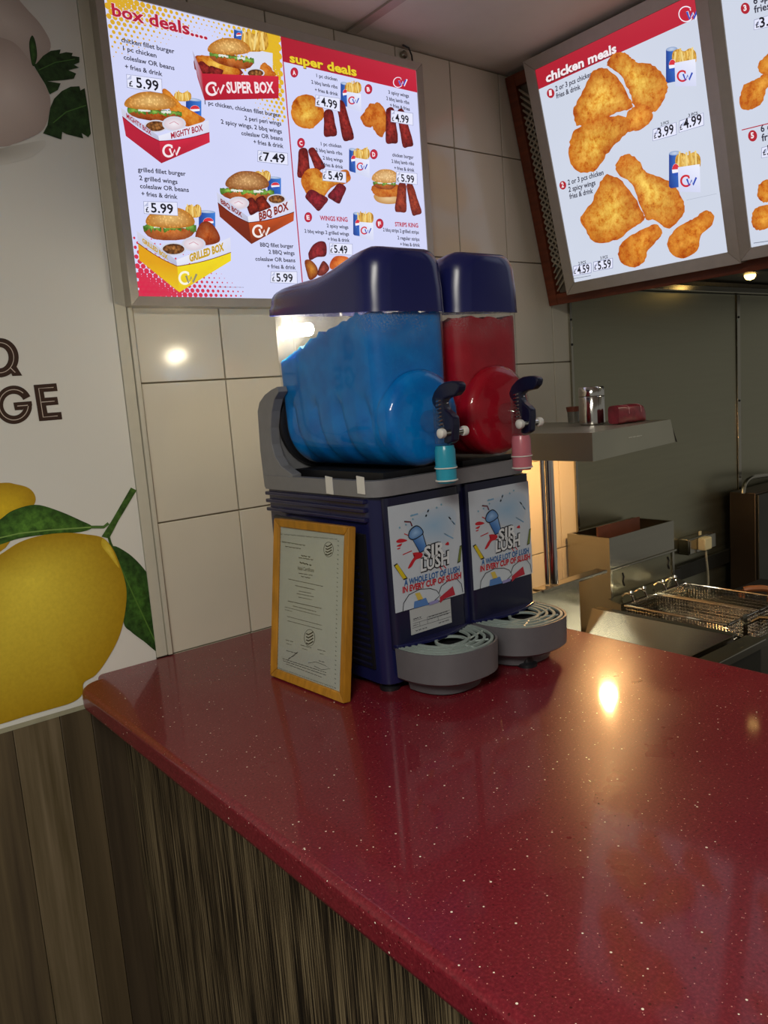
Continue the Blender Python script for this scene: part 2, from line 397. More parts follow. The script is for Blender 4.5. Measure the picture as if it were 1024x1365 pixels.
# ceiling joint strips run towards the back wall
for px, py in ((500, 19),):
    xs = ZP(px, py, CEIL).x
    for dx in (0, -.9, .9):
        build('joint_strip', B((xs+dx-.014, -2.4, CEIL-.006), (xs+dx+.014, YW-.005, CEIL)), M_alu, ce)
# the back wall carries tiles
XT0, XT1 = .667, 2.136
wb = build('wall_back', B((-2.2, YW+.008, -CZ), (4.6, YW+.1, CEIL)), M_grout, loc=(1, YW+.008, -CZ)); tag(wb, 'back wall with cream tiles behind the counter', kind='structure')
xs = [.669, .874, 1.0705, 1.267, 1.4635, 1.66, 1.8565, 2.053, 2.134]
zs = [-.852, -.546, -.243, .066, .374, .676, CEIL-.004]
cache = {}
for j in range(len(zs)-1):
    for i in range(len(xs)-1):
        wd, ht = xs[i+1]-xs[i]-.003, zs[j+1]-zs[j]-.003; k = (round(wd, 4), round(ht, 4))
        lo = Vector((xs[i]+.0015, YW, zs[j]+.0015+CZ))
        if k not in cache:
            o = build('tile', B((0, 0, -CZ), (wd, .012, ht-CZ)), M_tile, bevel=.0018); cache[k] = o.data
        else:
            o = bpy.data.objects.new('tile', cache[k]); COL.objects.link(o)
        o.parent = wb; o.location = lo-wloc(wb)
        o.rotation_euler = (random.uniform(-.0015, .0015), 0, random.uniform(-.002, .002))
# white trim strip between mural and tiles
tr = MB().box((.630, YW-.006, CT+.002), (.655, YW+.008, CEIL)); tr.box((.656, YW-.010, CT+.002), (.6665, YW+.008, CEIL))
tag(build('trim_1', tr, mat('white_trim', '#c4bfae', .4, var=.04), loc=(.648, YW, CT), bevel=.0015), 'white upright strip between lemon mural and cream tiles', kind='structure')
# wood laminate planks below the mural
MB0 = -.606
pan = build('wall_panelling', B((-2.2, YW+.002, -CZ), (.63, YW+.008, MB0)), M_black, loc=(0, YW, -CZ)); tag(pan, 'brown wood laminate panelling below the lemon mural', kind='structure')
pw = [-.62, -.42, -.25, -.09, .06, .2, .316, .408, .472, .63]
pc = [('#4b3d2c', '#6d5c45'), ('#3f3324', '#5e4e3a'), ('#54452f', '#786650'), ('#40342a', '#5b4d3d'), ('#52452f', '#776750'), ('#463a2b', '#66573f'), ('#54472f', '#7a6a52'), ('#3f3423', '#5f503a'), ('#33291e', '#4e4130')]
for i in range(9):
    build('plank', B((pw[i]+.0006, YW-.006, -CZ), (pw[i+1]-.0006, YW+.002, MB0)), plank_mat(i % 7, *pc[i]) if i < 7 else plank_mat(i-7, *pc[i]), pan, bevel=.001)
# steel sheets behind the fryer
cl = build('wall_cladding', B((2.137, YW+.004, -CZ+.4), (4.6, YW+.008, .31)), M_steeld, loc=(3, YW, -CZ+.4)); tag(cl, 'brushed steel cladding sheets on the wall behind the fryer', kind='structure')
build('steel_sheet', B((2.139, YW-.001, -CZ+.45), (3.205, YW+.004, .30)), M_steelh, cl)
build('steel_sheet', B((3.235, YW-.001, -CZ+.45), (4.6, YW+.004, .30)), M_steelh, cl)
js = build('cover_strip', B((3.208, YW-.006, -CZ+.45), (3.233, YW+.004, .30)), M_steel, cl, bevel=.001)
for z in (.21, -.13, -.45, -.75): build('screw', MB().lathe([(.005, 0), (.004, -.003), (.001, -.004)], (3.220, YW-.006, z), 10, 'y'), M_black, js)
es = build('edge_strip', B((2.131, YW-.008, -CZ+.45), (2.143, YW+.004, .30)), M_steel, cl, bevel=.001)
for z in (.2, .12, -.13): build('screw', MB().lathe([(.004, 0), (.003, -.003), (.001, -.004)], (2.137, YW-.008, z), 10, 'y'), M_black, es)

# ================================================================== counter
pl = []
x0, x1, yb, yf = .44, 1.365, YW+.002, -1.6
rc = .055
for k in range(7):
    a = PI-PI/2*k/6; pl.append((x0+rc+rc*math.cos(a)*1, yb-.03-rc+rc*math.sin(a)*1, 0))
pl = [(x0, yf, 0)] + pl + [(x0+rc, yb, 0), (x1, yb, 0), (x1, yf, 0)]
o = build('counter_worktop', MB().prism([(x, y, CT-.046) for x, y, _ in pl], (0, 0, .046)), M_counter, loc=(.9, .6, CT-.046), bevel=.011, seg=4)
tag(o, 'long dark red speckled quartz worktop of the serving counter', 'worktop')
cb = thing('serving_counter', 'serving counter front clad in dark striped wood laminate under the red worktop', 'counter', (.95, 0, -CZ))
build('carcass', B((.552, -1.5, -CZ), (1.33, YW-.008, CT-.047)), M_black, cb)
for y0, y1 in ((-1.5, -.62), (-.618, .30), (.302, YW-.008)):
    build('front_panel', B((.535, y0, -CZ+.08), (.551, y1, CT-.047)), M_zebra, cb, bevel=.001)
build('plinth', B((.541, -1.5, -CZ), (.551, YW-.008, -CZ+.078)), M_black, cb)

# ================================================================== wall mural
mu = thing('wall_mural', 'printed wall mural of lemons, garlic and brown capitals left of the tiles', 'mural', (-.4, YW, MB0))
YM = YW-.003
build('mural_panel', B((-2.2, YM, MB0+.001), (.629, YW+.006, CEIL-.001)), mat('mural_print_white', '#dcdad2', .5, var=.02, scale=2), mu)
build('bottom_strip', B((-2.2, YM-.004, MB0-.004), (.47, YW-.0065, MB0+.006)), mat('pale_strip', '#9c977e', .5), mu)
S = Sheet((0, 1, 0), YM, False)
def clipz(pts): return pts
S.frame(0, 0, 3.41); S.lay = 0
S.blob([(-300, 690), (0, 672), (120, 650), (205, 640), (180, 690), (60, 740), (-300, 800)], '#d6d3ca', '#a39d92', ctr=(-60, 690))
S.blob([(-300, 0), (-100, -120), (0, -90), (60, -30), (120, 40), (190, 120), (230, 215), (160, 290), (0, 260), (-200, 240)], '#b5a59c', '#d3c6bd')
S.blob([(-300, 680), (0, 668), (60, 655), (130, 630), (195, 590), (222, 520), (228, 450), (205, 390), (170, 330), (130, 270), (70, 200), (0, 170), (-150, 130), (-330, 300)], '#b3a198', '#d9c9c0', ctr=(40, 420))
S.flush('printed_garlic', mu, 'pale pinkish garlic bulbs')
S.lay = 4
G1, G2 = '#243f1b', '#3f6a2c'
S.blob([(145, 162), (160, 190), (168, 255), (155, 300), (142, 285), (132, 200)], G1, G2, 'leaf')
S.poly([(150, 295), (165, 290), (195, 255), (230, 232), (275, 226), (270, 245), (300, 238), (330, 242), (325, 255), (360, 260), (360, 285), (335, 295), (358, 308), (310, 320), (345, 335), (335, 358), (290, 365), (215, 370), (275, 380), (262, 410), (225, 430), (205, 385)], G1, 'leaf')
S.poly([(228, 490), (245, 450), (280, 415), (320, 395), (360, 393), (365, 412), (384, 402), (400, 500), (412, 608), (400, 625), (370, 605), (378, 630), (300, 610), (282, 600), (278, 635), (195, 607), (215, 570)], G1, 'leaf')
S.line([(240, 560), (300, 510), (390, 480)], 5, '#4c7636')
S.line([(175, 320), (250, 285), (340, 270)], 4, '#4c7636')
S.flush('printed_parsley', mu, 'dark green parsley leaves')
# lemons
S.frame(0, 400, 2.354); S.lay = 1
S.blob([(-160, 600), (0, 574), (50, 578), (90, 590), (110, 615), (105, 645), (60, 700), (0, 790), (-150, 800)], '#b08a10', '#e0bd24', 'peel')
S.blob([(-30, 700), (0, 688), (40, 660), (110, 642), (180, 660), (250, 690), (290, 712), (250, 728), (150, 735), (60, 748), (0, 767), (-40, 770)], '#2f5218', '#4f7c2a', 'leaf')
S.line([(-10, 748), (60, 732), (150, 722), (290, 712)], 4, '#7da050')
S.blob([(350, 775), (395, 790), (440, 830), (475, 880), (485, 930), (490, 1010), (502, 1104), (450, 1070), (410, 1040), (388, 1015), (380, 940), (365, 860)], '#26441a', '#38601f', 'leaf')
S.line([(352, 780), (420, 930), (500, 1100)], 4, '#52782f')
S.line([(285, 712), (325, 712), (340, 700)], 9, '#4f7034')
S.poly([(318, 742), (350, 692), (410, 588), (428, 597), (372, 690), (342, 748)], '#3c5c22', 'leaf')
S.line([(338, 735), (345, 760), (356, 785)], 8, '#33521e')
S.blob([(-30, 812), (0, 798), (60, 760), (130, 738), (210, 730), (270, 735), (320, 745), (352, 778), (375, 830), (395, 900), (393, 970), (375, 1050), (340, 1120), (300, 1175), (262, 1200), (258, 1235), (225, 1262), (150, 1285), (80, 1305), (0, 1330), (-130, 1365), (-260, 1180), (-250, 950), (-150, 850)], '#ab8812', '#e6cf44', 'peel', ctr=(100, 880))
S.blob([(322, 748), (345, 770), (365, 815), (372, 840), (340, 800), (318, 770)], '#c9ab26', '#e6cf50', 'peel')
S.flush('printed_lemons', mu, 'big yellow lemons with green leaves')
# brown inline capitals
S.frame(0, 430, 8.533); BR = '#3a2519'; IN = '#cdbfb2'; S.lay = 1
def arc(cx, cy, rx, ry, a0, a1, n=40): return [(cx+rx*math.cos(a0+(a1-a0)*k/n), cy+ry*math.sin(a0+(a1-a0)*k/n)) for k in range(n+1)]
def ringpoly(S, cx, cy, ro, ri, a0, a1, col, n=44):
    S.lay += 1; o = arc(cx, cy, *ro, a0, a1, n); i = arc(cx, cy, *ri, a0, a1, n); v = [S.at(p) for p in o+i]
    S.raw(v, [lin(col)]*len(v), [(k, k+1, n+2+k, n+1+k) for k in range(n)])
L0 = S.lay
ringpoly(S, -5, 400, (217, 224), (100, 120), 0, 2*PI, BR)
S.lay = L0; S.poly([(85, 500), (190, 505), (252, 603), (140, 608)], BR, up=2)
ringpoly(S, -5, 400, (164, 176), (156, 168), 0, 2*PI, IN)
S.line([(118, 515), (172, 568)], 9, IN)
S.lay = L0; ringpoly(S, 155, 935, (210, 219), (120, 124), math.radians(-26), math.radians(-352), BR)
S.lay = L0; S.poly([(150, 910), (357, 893), (365, 935), (355, 985), (270, 975), (255, 992), (168, 998)], BR, up=2)
ringpoly(S, 155, 935, (170, 177), (162, 169), math.radians(-50), math.radians(-355), IN)
S.line([(195, 950), (315, 940)], 9, IN)
S.lay = L0; S.poly([(380, 710), (640, 690), (655, 778), (497, 790), (508, 855), (650, 845), (665, 932), (524, 945), (540, 1028), (695, 1016), (708, 1100), (445, 1122)], BR)
for p in ([(608, 737), (438, 749), (490, 1076), (655, 1061)], [(470, 905), (620, 893)]): S.lay = L0+1; S.line(p, 8, IN)
S.flush('printed_capitals', mu, 'brown inline capital letters')

# ================================================================== menu board on the tiles
def rails(S, px4, wd, depth, m, parent):
    """frame of four mitred rails around a screen given by 3-D corners (TL, TR, BR, BL)"""
    n = S.n; c = sum(px4, Vector())/4; out = []
    sign = -1 if n.dot(c) > 0 else 1
    eu = (px4[1]-px4[0]).normalized(); ev = (px4[0]-px4[3]).normalized()
    o4 = [px4[0]-eu*wd+ev*wd, px4[1]+eu*wd+ev*wd, px4[2]+eu*wd-ev*wd, px4[3]-eu*wd-ev*wd]
    f = n*sign*.006; b = n*sign*-depth
    for i in range(4):
        j = (i+1) % 4
        p = [px4[i]+b, px4[j]+b, o4[j]+b, o4[i]+b, px4[i]+f*.5, px4[j]+f*.5, o4[j]+f, o4[i]+f]
        build('frame_rail', MB().hexa(p), m, parent, bevel=.0012)
DK = '#2b2a3c'
def logo(S, x, y, s, cc='#cf2330', cw='#2346b4'):
    L = S.lay
    ringpoly(S, x, y, (s, s*1.06), (s*.66, s*.72), math.radians(-50), math.radians(-325), cc, 20)
    S.lay = L; S.line([(x+s*.15, y-s*.35), (x+s*.55, y+s*.75), (x+s*.95, y-s*.15), (x+s*1.2, y+s*.7), (x+s*1.75, y-s*.6)], s*.3, cw, up=2)
    S.ell(x+s*.5, y-s*.55, s*.16, s*.16, cc, n=8)
def fries(S, x, y, w, h):
    L = S.lay
    S.blob([(x-w*.5, y), (x-w*.6, y-h*.75), (x-w*.3, y-h), (x, y-h*.85), (x+w*.3, y-h*1.05), (x+w*.6, y-h*.75), (x+w*.5, y)], '#c9962e', '#efcf78', 'strand', 3)
    rnd = random.Random(int(x*3+y))
    for k in range(7):
        S.lay = L+1; xx = x-w*.5+w*k/6.5; S.line([(xx, y), (xx+rnd.uniform(-.12, .14)*w, y-h*rnd.uniform(.8, 1.15))], w*.09, ['#f0d486', '#d9a544', '#e6c066'][k % 3])
def can(S, x, y, w, h, sl=.08):
    """x,y top left of the body"""
    L = S.lay
    S.poly([(x, y), (x+w, y+w*sl), (x+w, y+h+w*sl), (x+w*.85, y+h*1.06+w*sl), (x+w*.15, y+h*1.06), (x, y+h)], ['#1d3f95', '#3f7fd6', '#3a78d0', '#2a5cb6', '#16307c', '#193788'])
    S.ell(x+w*.5, y+w*sl*.5, w*.5, h*.07, '#8fa6cc', '#c8d4ea', rot=sl, n=16)
    S.ell(x+w*.58, y+h*.5, w*.32, h*.2, '#f2f2fa', n=16)
    S.poly(arc(x+w*.58, y+h*.5, w*.31, h*.19, PI*1.02, PI*1.95, 12), '#d8323e')
    S.poly(arc(x+w*.58, y+h*.52, w*.3, h*.18, .25, PI*.85, 12), '#2a55b8')
def combo(S, x, y, s, sl=.1):
    """drink can with a white pouch of fries; x,y top left, s height"""
    L = S.lay; can(S, x, y+s*.08, s*.26, s*.72, sl); S.lay = L+1
    fries(S, x+s*.42, y+s*.42, s*.45, s*.36)
    S.poly([(x+s*.2, y+s*.38), (x+s*.68, y+s*.36+s*sl*.5), (x+s*.7, y+s*.98+s*sl*.5), (x+s*.22, y+s*.92)], ['#dfe3fb', '#eef0ff', '#d6daf4', '#cfd4ee'], up=3)
    logo(S, x+s*.38, y+s*.68, s*.13)
def fried(S, pts, k=0, jit=3): S.blob(pts, ['#c5701a', '#c8741f', '#b8651c'][k], ['#f2cb58', '#e9a63e', '#d98a35'][k], 'fried', 5, jit)
def rib(S, a, b, wd, col=('#5c1414', '#9c2f2a')):
    dx, dy = b[0]-a[0], b[1]-a[1]; l = math.hypot(dx, dy); nx, ny = -dy/l*wd/2, dx/l*wd/2
    p = [(a[0]+nx*.7, a[1]+ny*.7), (a[0]-nx*.7, a[1]-ny*.7), (a[0]+dx*.5-nx, a[1]+dy*.5-ny), (b[0]-nx*1.15, b[1]-ny*1.15), (b[0]+dx*.05, b[1]+dy*.05), (b[0]+nx*1.15, b[1]+ny*1.15), (a[0]+dx*.5+nx, a[1]+dy*.5+ny)]
    S.blob(p, col[0], col[1], 'meat', 4, 1)
def price(S, q, txt, a, b, h, pound=True, pa=None):
    L = S.lay
    S.poly(q, '#8d93b4'); c = (sum(p[0] for p in q)/4, sum(p[1] for p in q)/4)
    k = 2.2
    S.poly([(p[0]+k*(1 if p[0] < c[0] else -1), p[1]+k*(1 if p[1] < c[1] else -1)) for p in q], '#e6e8fd')
    t = q[0]; S.poly([(t[0]+2, t[1]+h*.55), (t[0]+h*.5, t[1]+2), (t[0]+h*.5, t[1]+h*.5)], '#b9bedb')
    S.text(txt, a, b, h, '#16161f', .02)
    if pa: S.lay -= 1; S.text('£', pa[0], pa[1], h*.55, '#16161f', .02)
def dome(S, cx, cy, rx, ry, c0='#b5701f', c1='#e7bd74'):
    S.blob([(cx-rx, cy+ry*.5), (cx-rx*.95, cy-ry*.2), (cx-rx*.5, cy-ry*.85), (cx, cy-ry), (cx+rx*.55, cy-ry*.8), (cx+rx*.98, cy-ry*.1), (cx+rx, cy+ry*.55), (cx+rx*.4, cy+ry*.85), (cx-rx*.4, cy+ry*.8)], c0, c1, 'seed', 4)
def salad(S, x0, x1, y, h, sl=0):
    L = S.lay; rnd = random.Random(int(x0+y)); w = x1-x0
    S.blob([(x0, y), (x0+w*.3, y-h*.5), (x0+w*.7, y-h*.4+sl), (x1, y+sl), (x1-w*.2, y+h+sl), (x0+w*.2, y+h)], '#8a4420', '#d07c38', 'fried', 3)
    def ruffle(a, b, yy, hh, c0, c1, kind):
        n = 11; top = [(x0+w*(a+(b-a)*k/n), yy+sl*(a+(b-a)*k/n)-hh*rnd.uniform(.2, .7)) for k in range(n+1)]
        bot = [(p[0], yy+sl*(a+(b-a)*k/n)+hh*rnd.uniform(.15, 1.0)*(1 if k % 2 else .5)) for k, p in enumerate(top)]
        S.blob(top+bot[::-1], c0, c1, kind, 2)
    for a, b in ((0, .34), (.38, .72), (.74, 1.0)): S.lay = L+2; ruffle(a, b, y-h*.05, h*.55, '#3f6d22', '#8db64e', 'leaf')
    for a, b in ((.2, .42), (.62, .8)): S.lay = L+4; ruffle(a, b, y-h*.12, h*.28, '#d5d8cc', '#f3f3ec', 'flat')
def bowl(S, cx, cy, rx, ry, kind):
    S.ell(cx, cy, rx, ry, '#cfd0de', '#e8e8f2', n=20)
    if kind == 'bean': S.ell(cx, cy, rx*.85, ry*.8, '#6e3d1c', '#b5793e', 'bean', n=20)
    else: S.ell(cx, cy, rx*.85, ry*.8, '#d9c8d2', '#f3eef4', 'flat', n=20); S.line([(cx-rx*.4, cy), (cx, cy-ry*.3), (cx+rx*.4, cy+ry*.1)], rx*.06, '#d39aa8')
def carton(S, Lp, Fp, Rp, band, edge, word, wl, wr, wcol, lcol, woff=.03):
    """corner box: each of Lp, Fp, Rp = (rim, band top, bottom) points of the left, front and right edges"""
    L = S.lay
    S.poly([Lp[0], Fp[0], Fp[1], Lp[1]], ['#d2d3e6', '#bdbfd6', '#b4b6d0', '#c8cae0'])
    S.lay = L; S.poly([Fp[0], Rp[0], Rp[1], Fp[1]], ['#e9eaf8', '#dfe0f2', '#d6d8ee', '#e2e3f4'])
    def sag(a, b, k): return [(a[0]+(b[0]-a[0])*t, a[1]+(b[1]-a[1])*t+k*math.sin(PI*t)) for t in [i/8 for i in range(9)]]
    S.lay = L+1; S.poly(sag(Lp[1], Fp[1], 10)+[Fp[2], Lp[2]], [band[0]]*9+[band[1], band[0]])
    S.lay = L+1; S.poly(sag(Fp[1], Rp[1], 10)+[Rp[2], Fp[2]], [band[2]]*9+[band[2], band[1]])
    S.lay = L+2; S.line(sag(Lp[1], Fp[1], 10), 4, edge); S.lay = L+2; S.line(sag(Fp[1], Rp[1], 10), 4, edge)
    S.lay = L+3; S.text(word, wl[0], wl[1], wl[2], wcol, woff); S.lay = L+3; S.text(word, wr[0], wr[1], wr[2], wcol, woff)

YS = YW-.034
mb = thing('menu_board', 'wide backlit menu board of box deals and super deals on the tiled wall', 'menu board', (1.1, YW, .22))
S = Sheet((0, 1, 0), YS, True); S.slant = .1
a = YP(187, 395, YS); b = YP(570, 335, YS); c = YP(373.6, 48.8, YS); sx0, sx1, sz0, sz1 = YP(162, 200, YS).x, YP(562, 215, YS).x, a.z, c.z
rails(S, [Vector((sx0, YS, sz1)), Vector((sx1, YS, sz1)), Vector((sx1, YS, sz0)), Vector((sx0, YS, sz0))], .020, .033, M_alu, mb)
pnl = Sheet((0, 1, 0), YS, True, base=0)
def corners(S, pts, col, name, parent, label=None):
    S.raw([Vector(p) for p in pts], [lin(col)]*len(pts), [tuple(range(len(pts)))]); return S.flush(name, parent, label)
P1 = corners(pnl, [(sx0, YS, sz0), (sx1, YS, sz0), (sx1, YS, sz1), (sx0, YS, sz1)], '#d2d6f8', 'backlit_panel', mb, 'glowing white menu panel')
build('light_box', B((sx0-.018, YS+.002, sz0-.018), (sx1+.018, YW-.001, sz1+.018)), M_alu, mb)
E1 = lambda q: YP(*S.M(*q), YS)
# halftone corners
S.frame(110, 0, 3.7926); S.lay = 0
tl = (Vector((sx0, YS, sz1)))
def dots(S, org, du, dv, nu, nv, r0, fade, col, keep):
    """halftone grid in plane metres from org; radius shrinks by fade"""
    S.lay += 1; v = []; cl = []; fs = []
    for i in range(nu):
        for j in range(nv):
            x = org.x+du*(i+.5*(j % 2)); z = org.z+dv*j; r = r0*fade(i/nu, j/nv)
            if r < .0008 or not keep(x, z): continue
            b0 = len(v)
            for k in range(8): v.append(Vector((x+r*math.cos(k*PI/4), YS-S.base-S.step*S.lay, z+r*math.sin(k*PI/4)))); cl.append(lin(col))
            fs.append(tuple(range(b0, b0+8)))
    S.raw(v, cl, fs)
inb = lambda x, z: sx0+.004 < x < sx1-.004 and sz0+.004 < z < sz1-.004
dots(S, tl+Vector((.006, 0, -.006)), .0125, -.0095, 22, 18, .0075, lambda a, b: max(0, 1.05-(a*1.0+b*1.35)), '#d9a92a', inb)
xm = YP(373.6, 48.8, YS).x
dots(S, Vector((xm-.008, 0, sz1-.006)), -.0125, -.0095, 16, 20, .0080, lambda a, b: max(0, 1.15-(a*1.1+b*.75)), '#e0b42a', inb)
S.flush('printed_halftone', P1)
S.lay = 0
dots(S, Vector((sx0+.005, 0, sz0+.005)), .0125, .0095, 20, 13, .0082, lambda a, b: max(0, 1.1-(a*.9+b*.85)), '#d42c4c', inb)
S.flush('printed_halftone', P1)
S.lay = 2; S.text('box deals....', (150, 78), (632, 200), 62, '#f0d9e2', .055); S.text('box deals....', (150, 78), (632, 200), 62, '#b31f3a', .03)
S.flush('printed_heading', P1, 'dark red heading lettering')
S.para(P1, [('chicken fillet burger', (196, 212), (465, 272), 24), ('1 pc chicken', (205, 255), (374, 293), 24), ('coleslaw OR beans', (208, 300), (465, 356), 24), ('+ fries & drink', (215, 347), (404, 386), 24)])
S.para(P1, [('1 pc chicken, chicken fillet burger', (618, 528), (1000, 594), 22), ('2 peri peri wings', (820, 607), (1005, 636), 22), ('2 spicy wings, 2 bbq wings', (700, 625), (1008, 676), 22), ('coleslaw OR beans', (803, 683), (1012, 712), 22), ('+ fries & drink', (865, 727), (1016, 750), 22)])
S.frame(150, 200, 4.096)
S.para(P1, [('grilled fillet burger', (138, 118), (400, 142), 25), ('2 grilled wings', (146, 164), (355, 186), 25), ('coleslaw OR beans', (150, 208), (417, 230), 25), ('+ fries & drink', (158, 250), (355, 268), 25)])
S.para(P1, [('BBQ fillet burger', (806, 527), (988, 536), 22), ('2 BBQ wings', (853, 566), (994, 574), 22), ('coleslaw OR beans', (780, 604), (998, 613), 22), ('+ fries & drink', (845, 645), (1000, 652), 22)])
S.lay = 2; S.scrib([((572, 748), (716, 750), 4)], '#55586c'); S.flush('printed_text', P1)
# super box
S.frame(110, 0, 3.7926); S.lay = 2
can(S, 765, 148, 42, 60, .2); fries(S, 870, 255, 110, 95); S.lay = 6
S.poly([(830, 245), (960, 270), (960, 380), (850, 390)], '#d9dcf0')
fried(S, [(900, 330), (925, 318), (955, 350), (975, 385), (900, 390)], 2)
S.blob([(565, 290), (620, 285), (700, 310), (780, 340), (800, 380), (590, 375)], '#7d2a16', '#b4502a', 'meat', 3)
fried(S, [(575, 285), (660, 290), (760, 320), (790, 380), (700, 375), (600, 330)], 0)
rib(S, (590, 320), (640, 370), 42); rib(S, (640, 345), (700, 375), 36)
salad(S, 640, 865, 280, 42, 30); dome(S, 738, 240, 104, 46)
bowl(S, 872, 372, 46, 24, 'bean')
S.poly([(552, 257), (602, 372), (614, 508), (578, 395)], ['#b5b8cc', '#c02033', '#a51a2c', '#b01c2e'], up=3)
S.poly([(600, 374), (988, 388), (988, 500), (614, 510)], ['#bf2035', '#d02a40', '#b81d33', '#aa1a2d'])
logo(S, 652, 452, 34, '#f4e6ea', '#f4e6ea'); S.text('SUPER BOX', (726, 472), (966, 472), 54, '#f4e4e8', .035)
S.flush('printed_meal', P1, 'burger in a red box')
S.frame(110, 0, 3.7926); S.lay = 3
can(S, 522, 500, 78, 110, .12); fries(S, 505, 510, 70, 45)
fried(S, [(402, 462), (430, 458), (500, 530), (600, 590), (612, 615), (520, 640), (430, 540)], 1, 2); S.lay += 1
salad(S, 225, 500, 560, 40, 18); dome(S, 340, 515, 126, 50)
bowl(S, 368, 640, 60, 32, 'bean'); bowl(S, 460, 628, 60, 38, 'slaw')
carton(S, [(190, 545), (198, 592), (216, 690)], [(380, 690), (386, 716), (396, 828)], [(634, 610), (638, 672), (640, 722)], ['#b51f38', '#a31a30', '#cf2842'], '#8f1428', 'MIGHTY BOX',
       ((220, 598), (345, 688), 24), ((445, 704), (606, 662), 30), '#a51c34', None)
logo(S, 432, 765, 32, '#f4e6ea', '#f4e6ea')
S.flush('printed_meal', P1, 'burger in a red and white box')
S.frame(150, 200, 4.096); S.lay = 3
can(S, 470, 335, 90, 115, .05); fries(S, 440, 365, 70, 65)
S.blob([(450, 470), (480, 400), (530, 395), (575, 450), (582, 500), (520, 520), (470, 515)], '#7a2c12', '#c06a34', 'fried', 4)
salad(S, 165, 455, 425, 62, 0); dome(S, 312, 375, 128, 62); bowl(S, 440, 515, 66, 40, 'slaw'); bowl(S, 330, 542, 70, 36, 'bean')
carton(S, [(128, 442), (136, 510), (142, 602)], [(345, 602), (350, 636), (362, 778)], [(640, 478), (643, 560), (643, 606)], ['#e0a012', '#e8c41a', '#f0d81e'], '#7a2a14', 'GRILLED BOX',
       ((160, 505), (300, 602), 24), ((418, 612), (606, 548), 40), '#c9a012', None, .05)
logo(S, 392, 700, 36, '#f8f4e0', '#8d8a70')
S.flush('printed_meal', P1, 'burger in a yellow box')
S.lay = 3
can(S, 845, 150, 74, 90, .05); fries(S, 815, 170, 75, 55)
salad(S, 585, 880, 225, 45, 10); rib(S, (740, 270), (780, 340), 60, ('#4c0f0c', '#8f2a1c')); rib(S, (800, 260), (830, 330), 60, ('#4c0f0c', '#a3341c'))
dome(S, 732, 172, 114, 56, '#8a4c1c', '#d3a46a'); bowl(S, 685, 292, 58, 36, 'slaw'); bowl(S, 892, 270, 52, 28, 'bean')
carton(S, [(565, 232), (571, 290), (582, 366)], [(735, 366), (740, 398), (755, 515)], [(982, 268), (987, 340), (985, 388)], ['#7c2a14', '#6e2410', '#c2501f'], '#5a180c', 'BBQ BOX',
       ((588, 292), (704, 370), 26), ((798, 388), (958, 326), 42), '#8a2618', None, .04)
logo(S, 792, 445, 34, '#f4ece8', '#f4ece8')
S.flush('printed_meal', P1, 'burger in a brown box')
def tagp(S, q, txt, a, b, h, pa):
    S.lay = 26; price(S, q, txt, a, b, h, True, pa); S.flush('printed_price', P1)
S.frame(110, 0, 3.7926); tagp(S, [(218, 378), (398, 402), (400, 476), (222, 446)], '5.99', (270, 445), (384, 464), 52, ((232, 438), (252, 442)))
tagp(S, [(882, 762), (1034, 776), (1036, 838), (880, 820)], '7.49', (912, 815), (1022, 826), 44, ((888, 812), (905, 815)))
S.frame(150, 200, 4.096); tagp(S, [(165, 282), (350, 286), (354, 362), (168, 350)], '5.99', (208, 342), (330, 350), 52, ((178, 340), (196, 342)))
tagp(S, [(860, 664), (1004, 664), (1006, 732), (858, 726)], '5.99', (892, 718), (982, 722), 44, ((868, 716), (882, 717)))
# super deals half
S.frame(360, 40, 4.4522); S.lay = 2
xr = sx1-.0005
q = [YP(373.6, 48.6, YS), Vector((xr, YS, sz1)), None, None]; zb = YP(*S.M(80, 190), YS).z
S.raw([Vector((xm, YS-.0012, sz1)), Vector((xr, YS-.0012, sz1)), Vector((xr, YS-.0012, zb)), Vector((xm, YS-.0012, zb))], [lin('#a81f30'), lin('#c22a40'), lin('#bf2038'), lin('#ad1c30')], [(0, 1, 2, 3)])
S.raw([Vector((xm, YS-.0008, zb)), Vector((xm+.003, YS-.0008, zb)), Vector((xm+.003, YS-.0008, sz0)), Vector((xm, YS-.0008, sz0))], [lin('#b82440')]*4, [(0, 1, 2, 3)])
S.lay = 6; S.text('super deals', (116, 192), (514, 278), 52, '#7c2a1a', .06); S.text('super deals', (116, 190), (514, 275), 52, '#e8cc2e', .035)
logo(S, 758, 312, 30, '#f4f0ff', '#f4f0ff'); S.lay += 1; logo(S, 758, 312, 26, '#c8203a', '#2a46c0')
S.flush('printed_heading', P1, 'yellow heading on a red band')
def badge(S, x, y, ch):
    S.lay = 3; S.ell(x, y, 23, 30, '#a31c34', n=20); S.ell(x, y, 19, 25, '#c2263e', n=20); S.text(ch, (x-9, y+13), (x+9, y+14), 25, '#f4e8ee', .04)
for fr, items in (((360, 40, 4.4522), [(143, 253, 'A'), (583, 352, 'B'), (183, 671, 'C'), (615, 738, 'D')]), ((370, 170, 4.4522), [(181, 533, 'E'), (605, 571, 'F')])):
    S.frame(*fr)
    for it in items: badge(S, *it); S.flush('printed_badge', P1, 'red round letter badge')
S.frame(360, 40, 4.4522)
S.para(P1, [('1 pc chicken', (275, 280), (398, 304)), ('2 bbq lamb ribs', (245, 318), (400, 350)), ('+ fries & drink', (266, 364), (403, 392))], 21, lay=3)
S.para(P1, [('3 spicy wings', (702, 378), (824, 402)), ('2 bbq lamb ribs', (690, 415), (826, 442)), ('+ fries & fries', (712, 455), (829, 481))], 21, lay=3)
S.frame(370, 170, 4.4522)
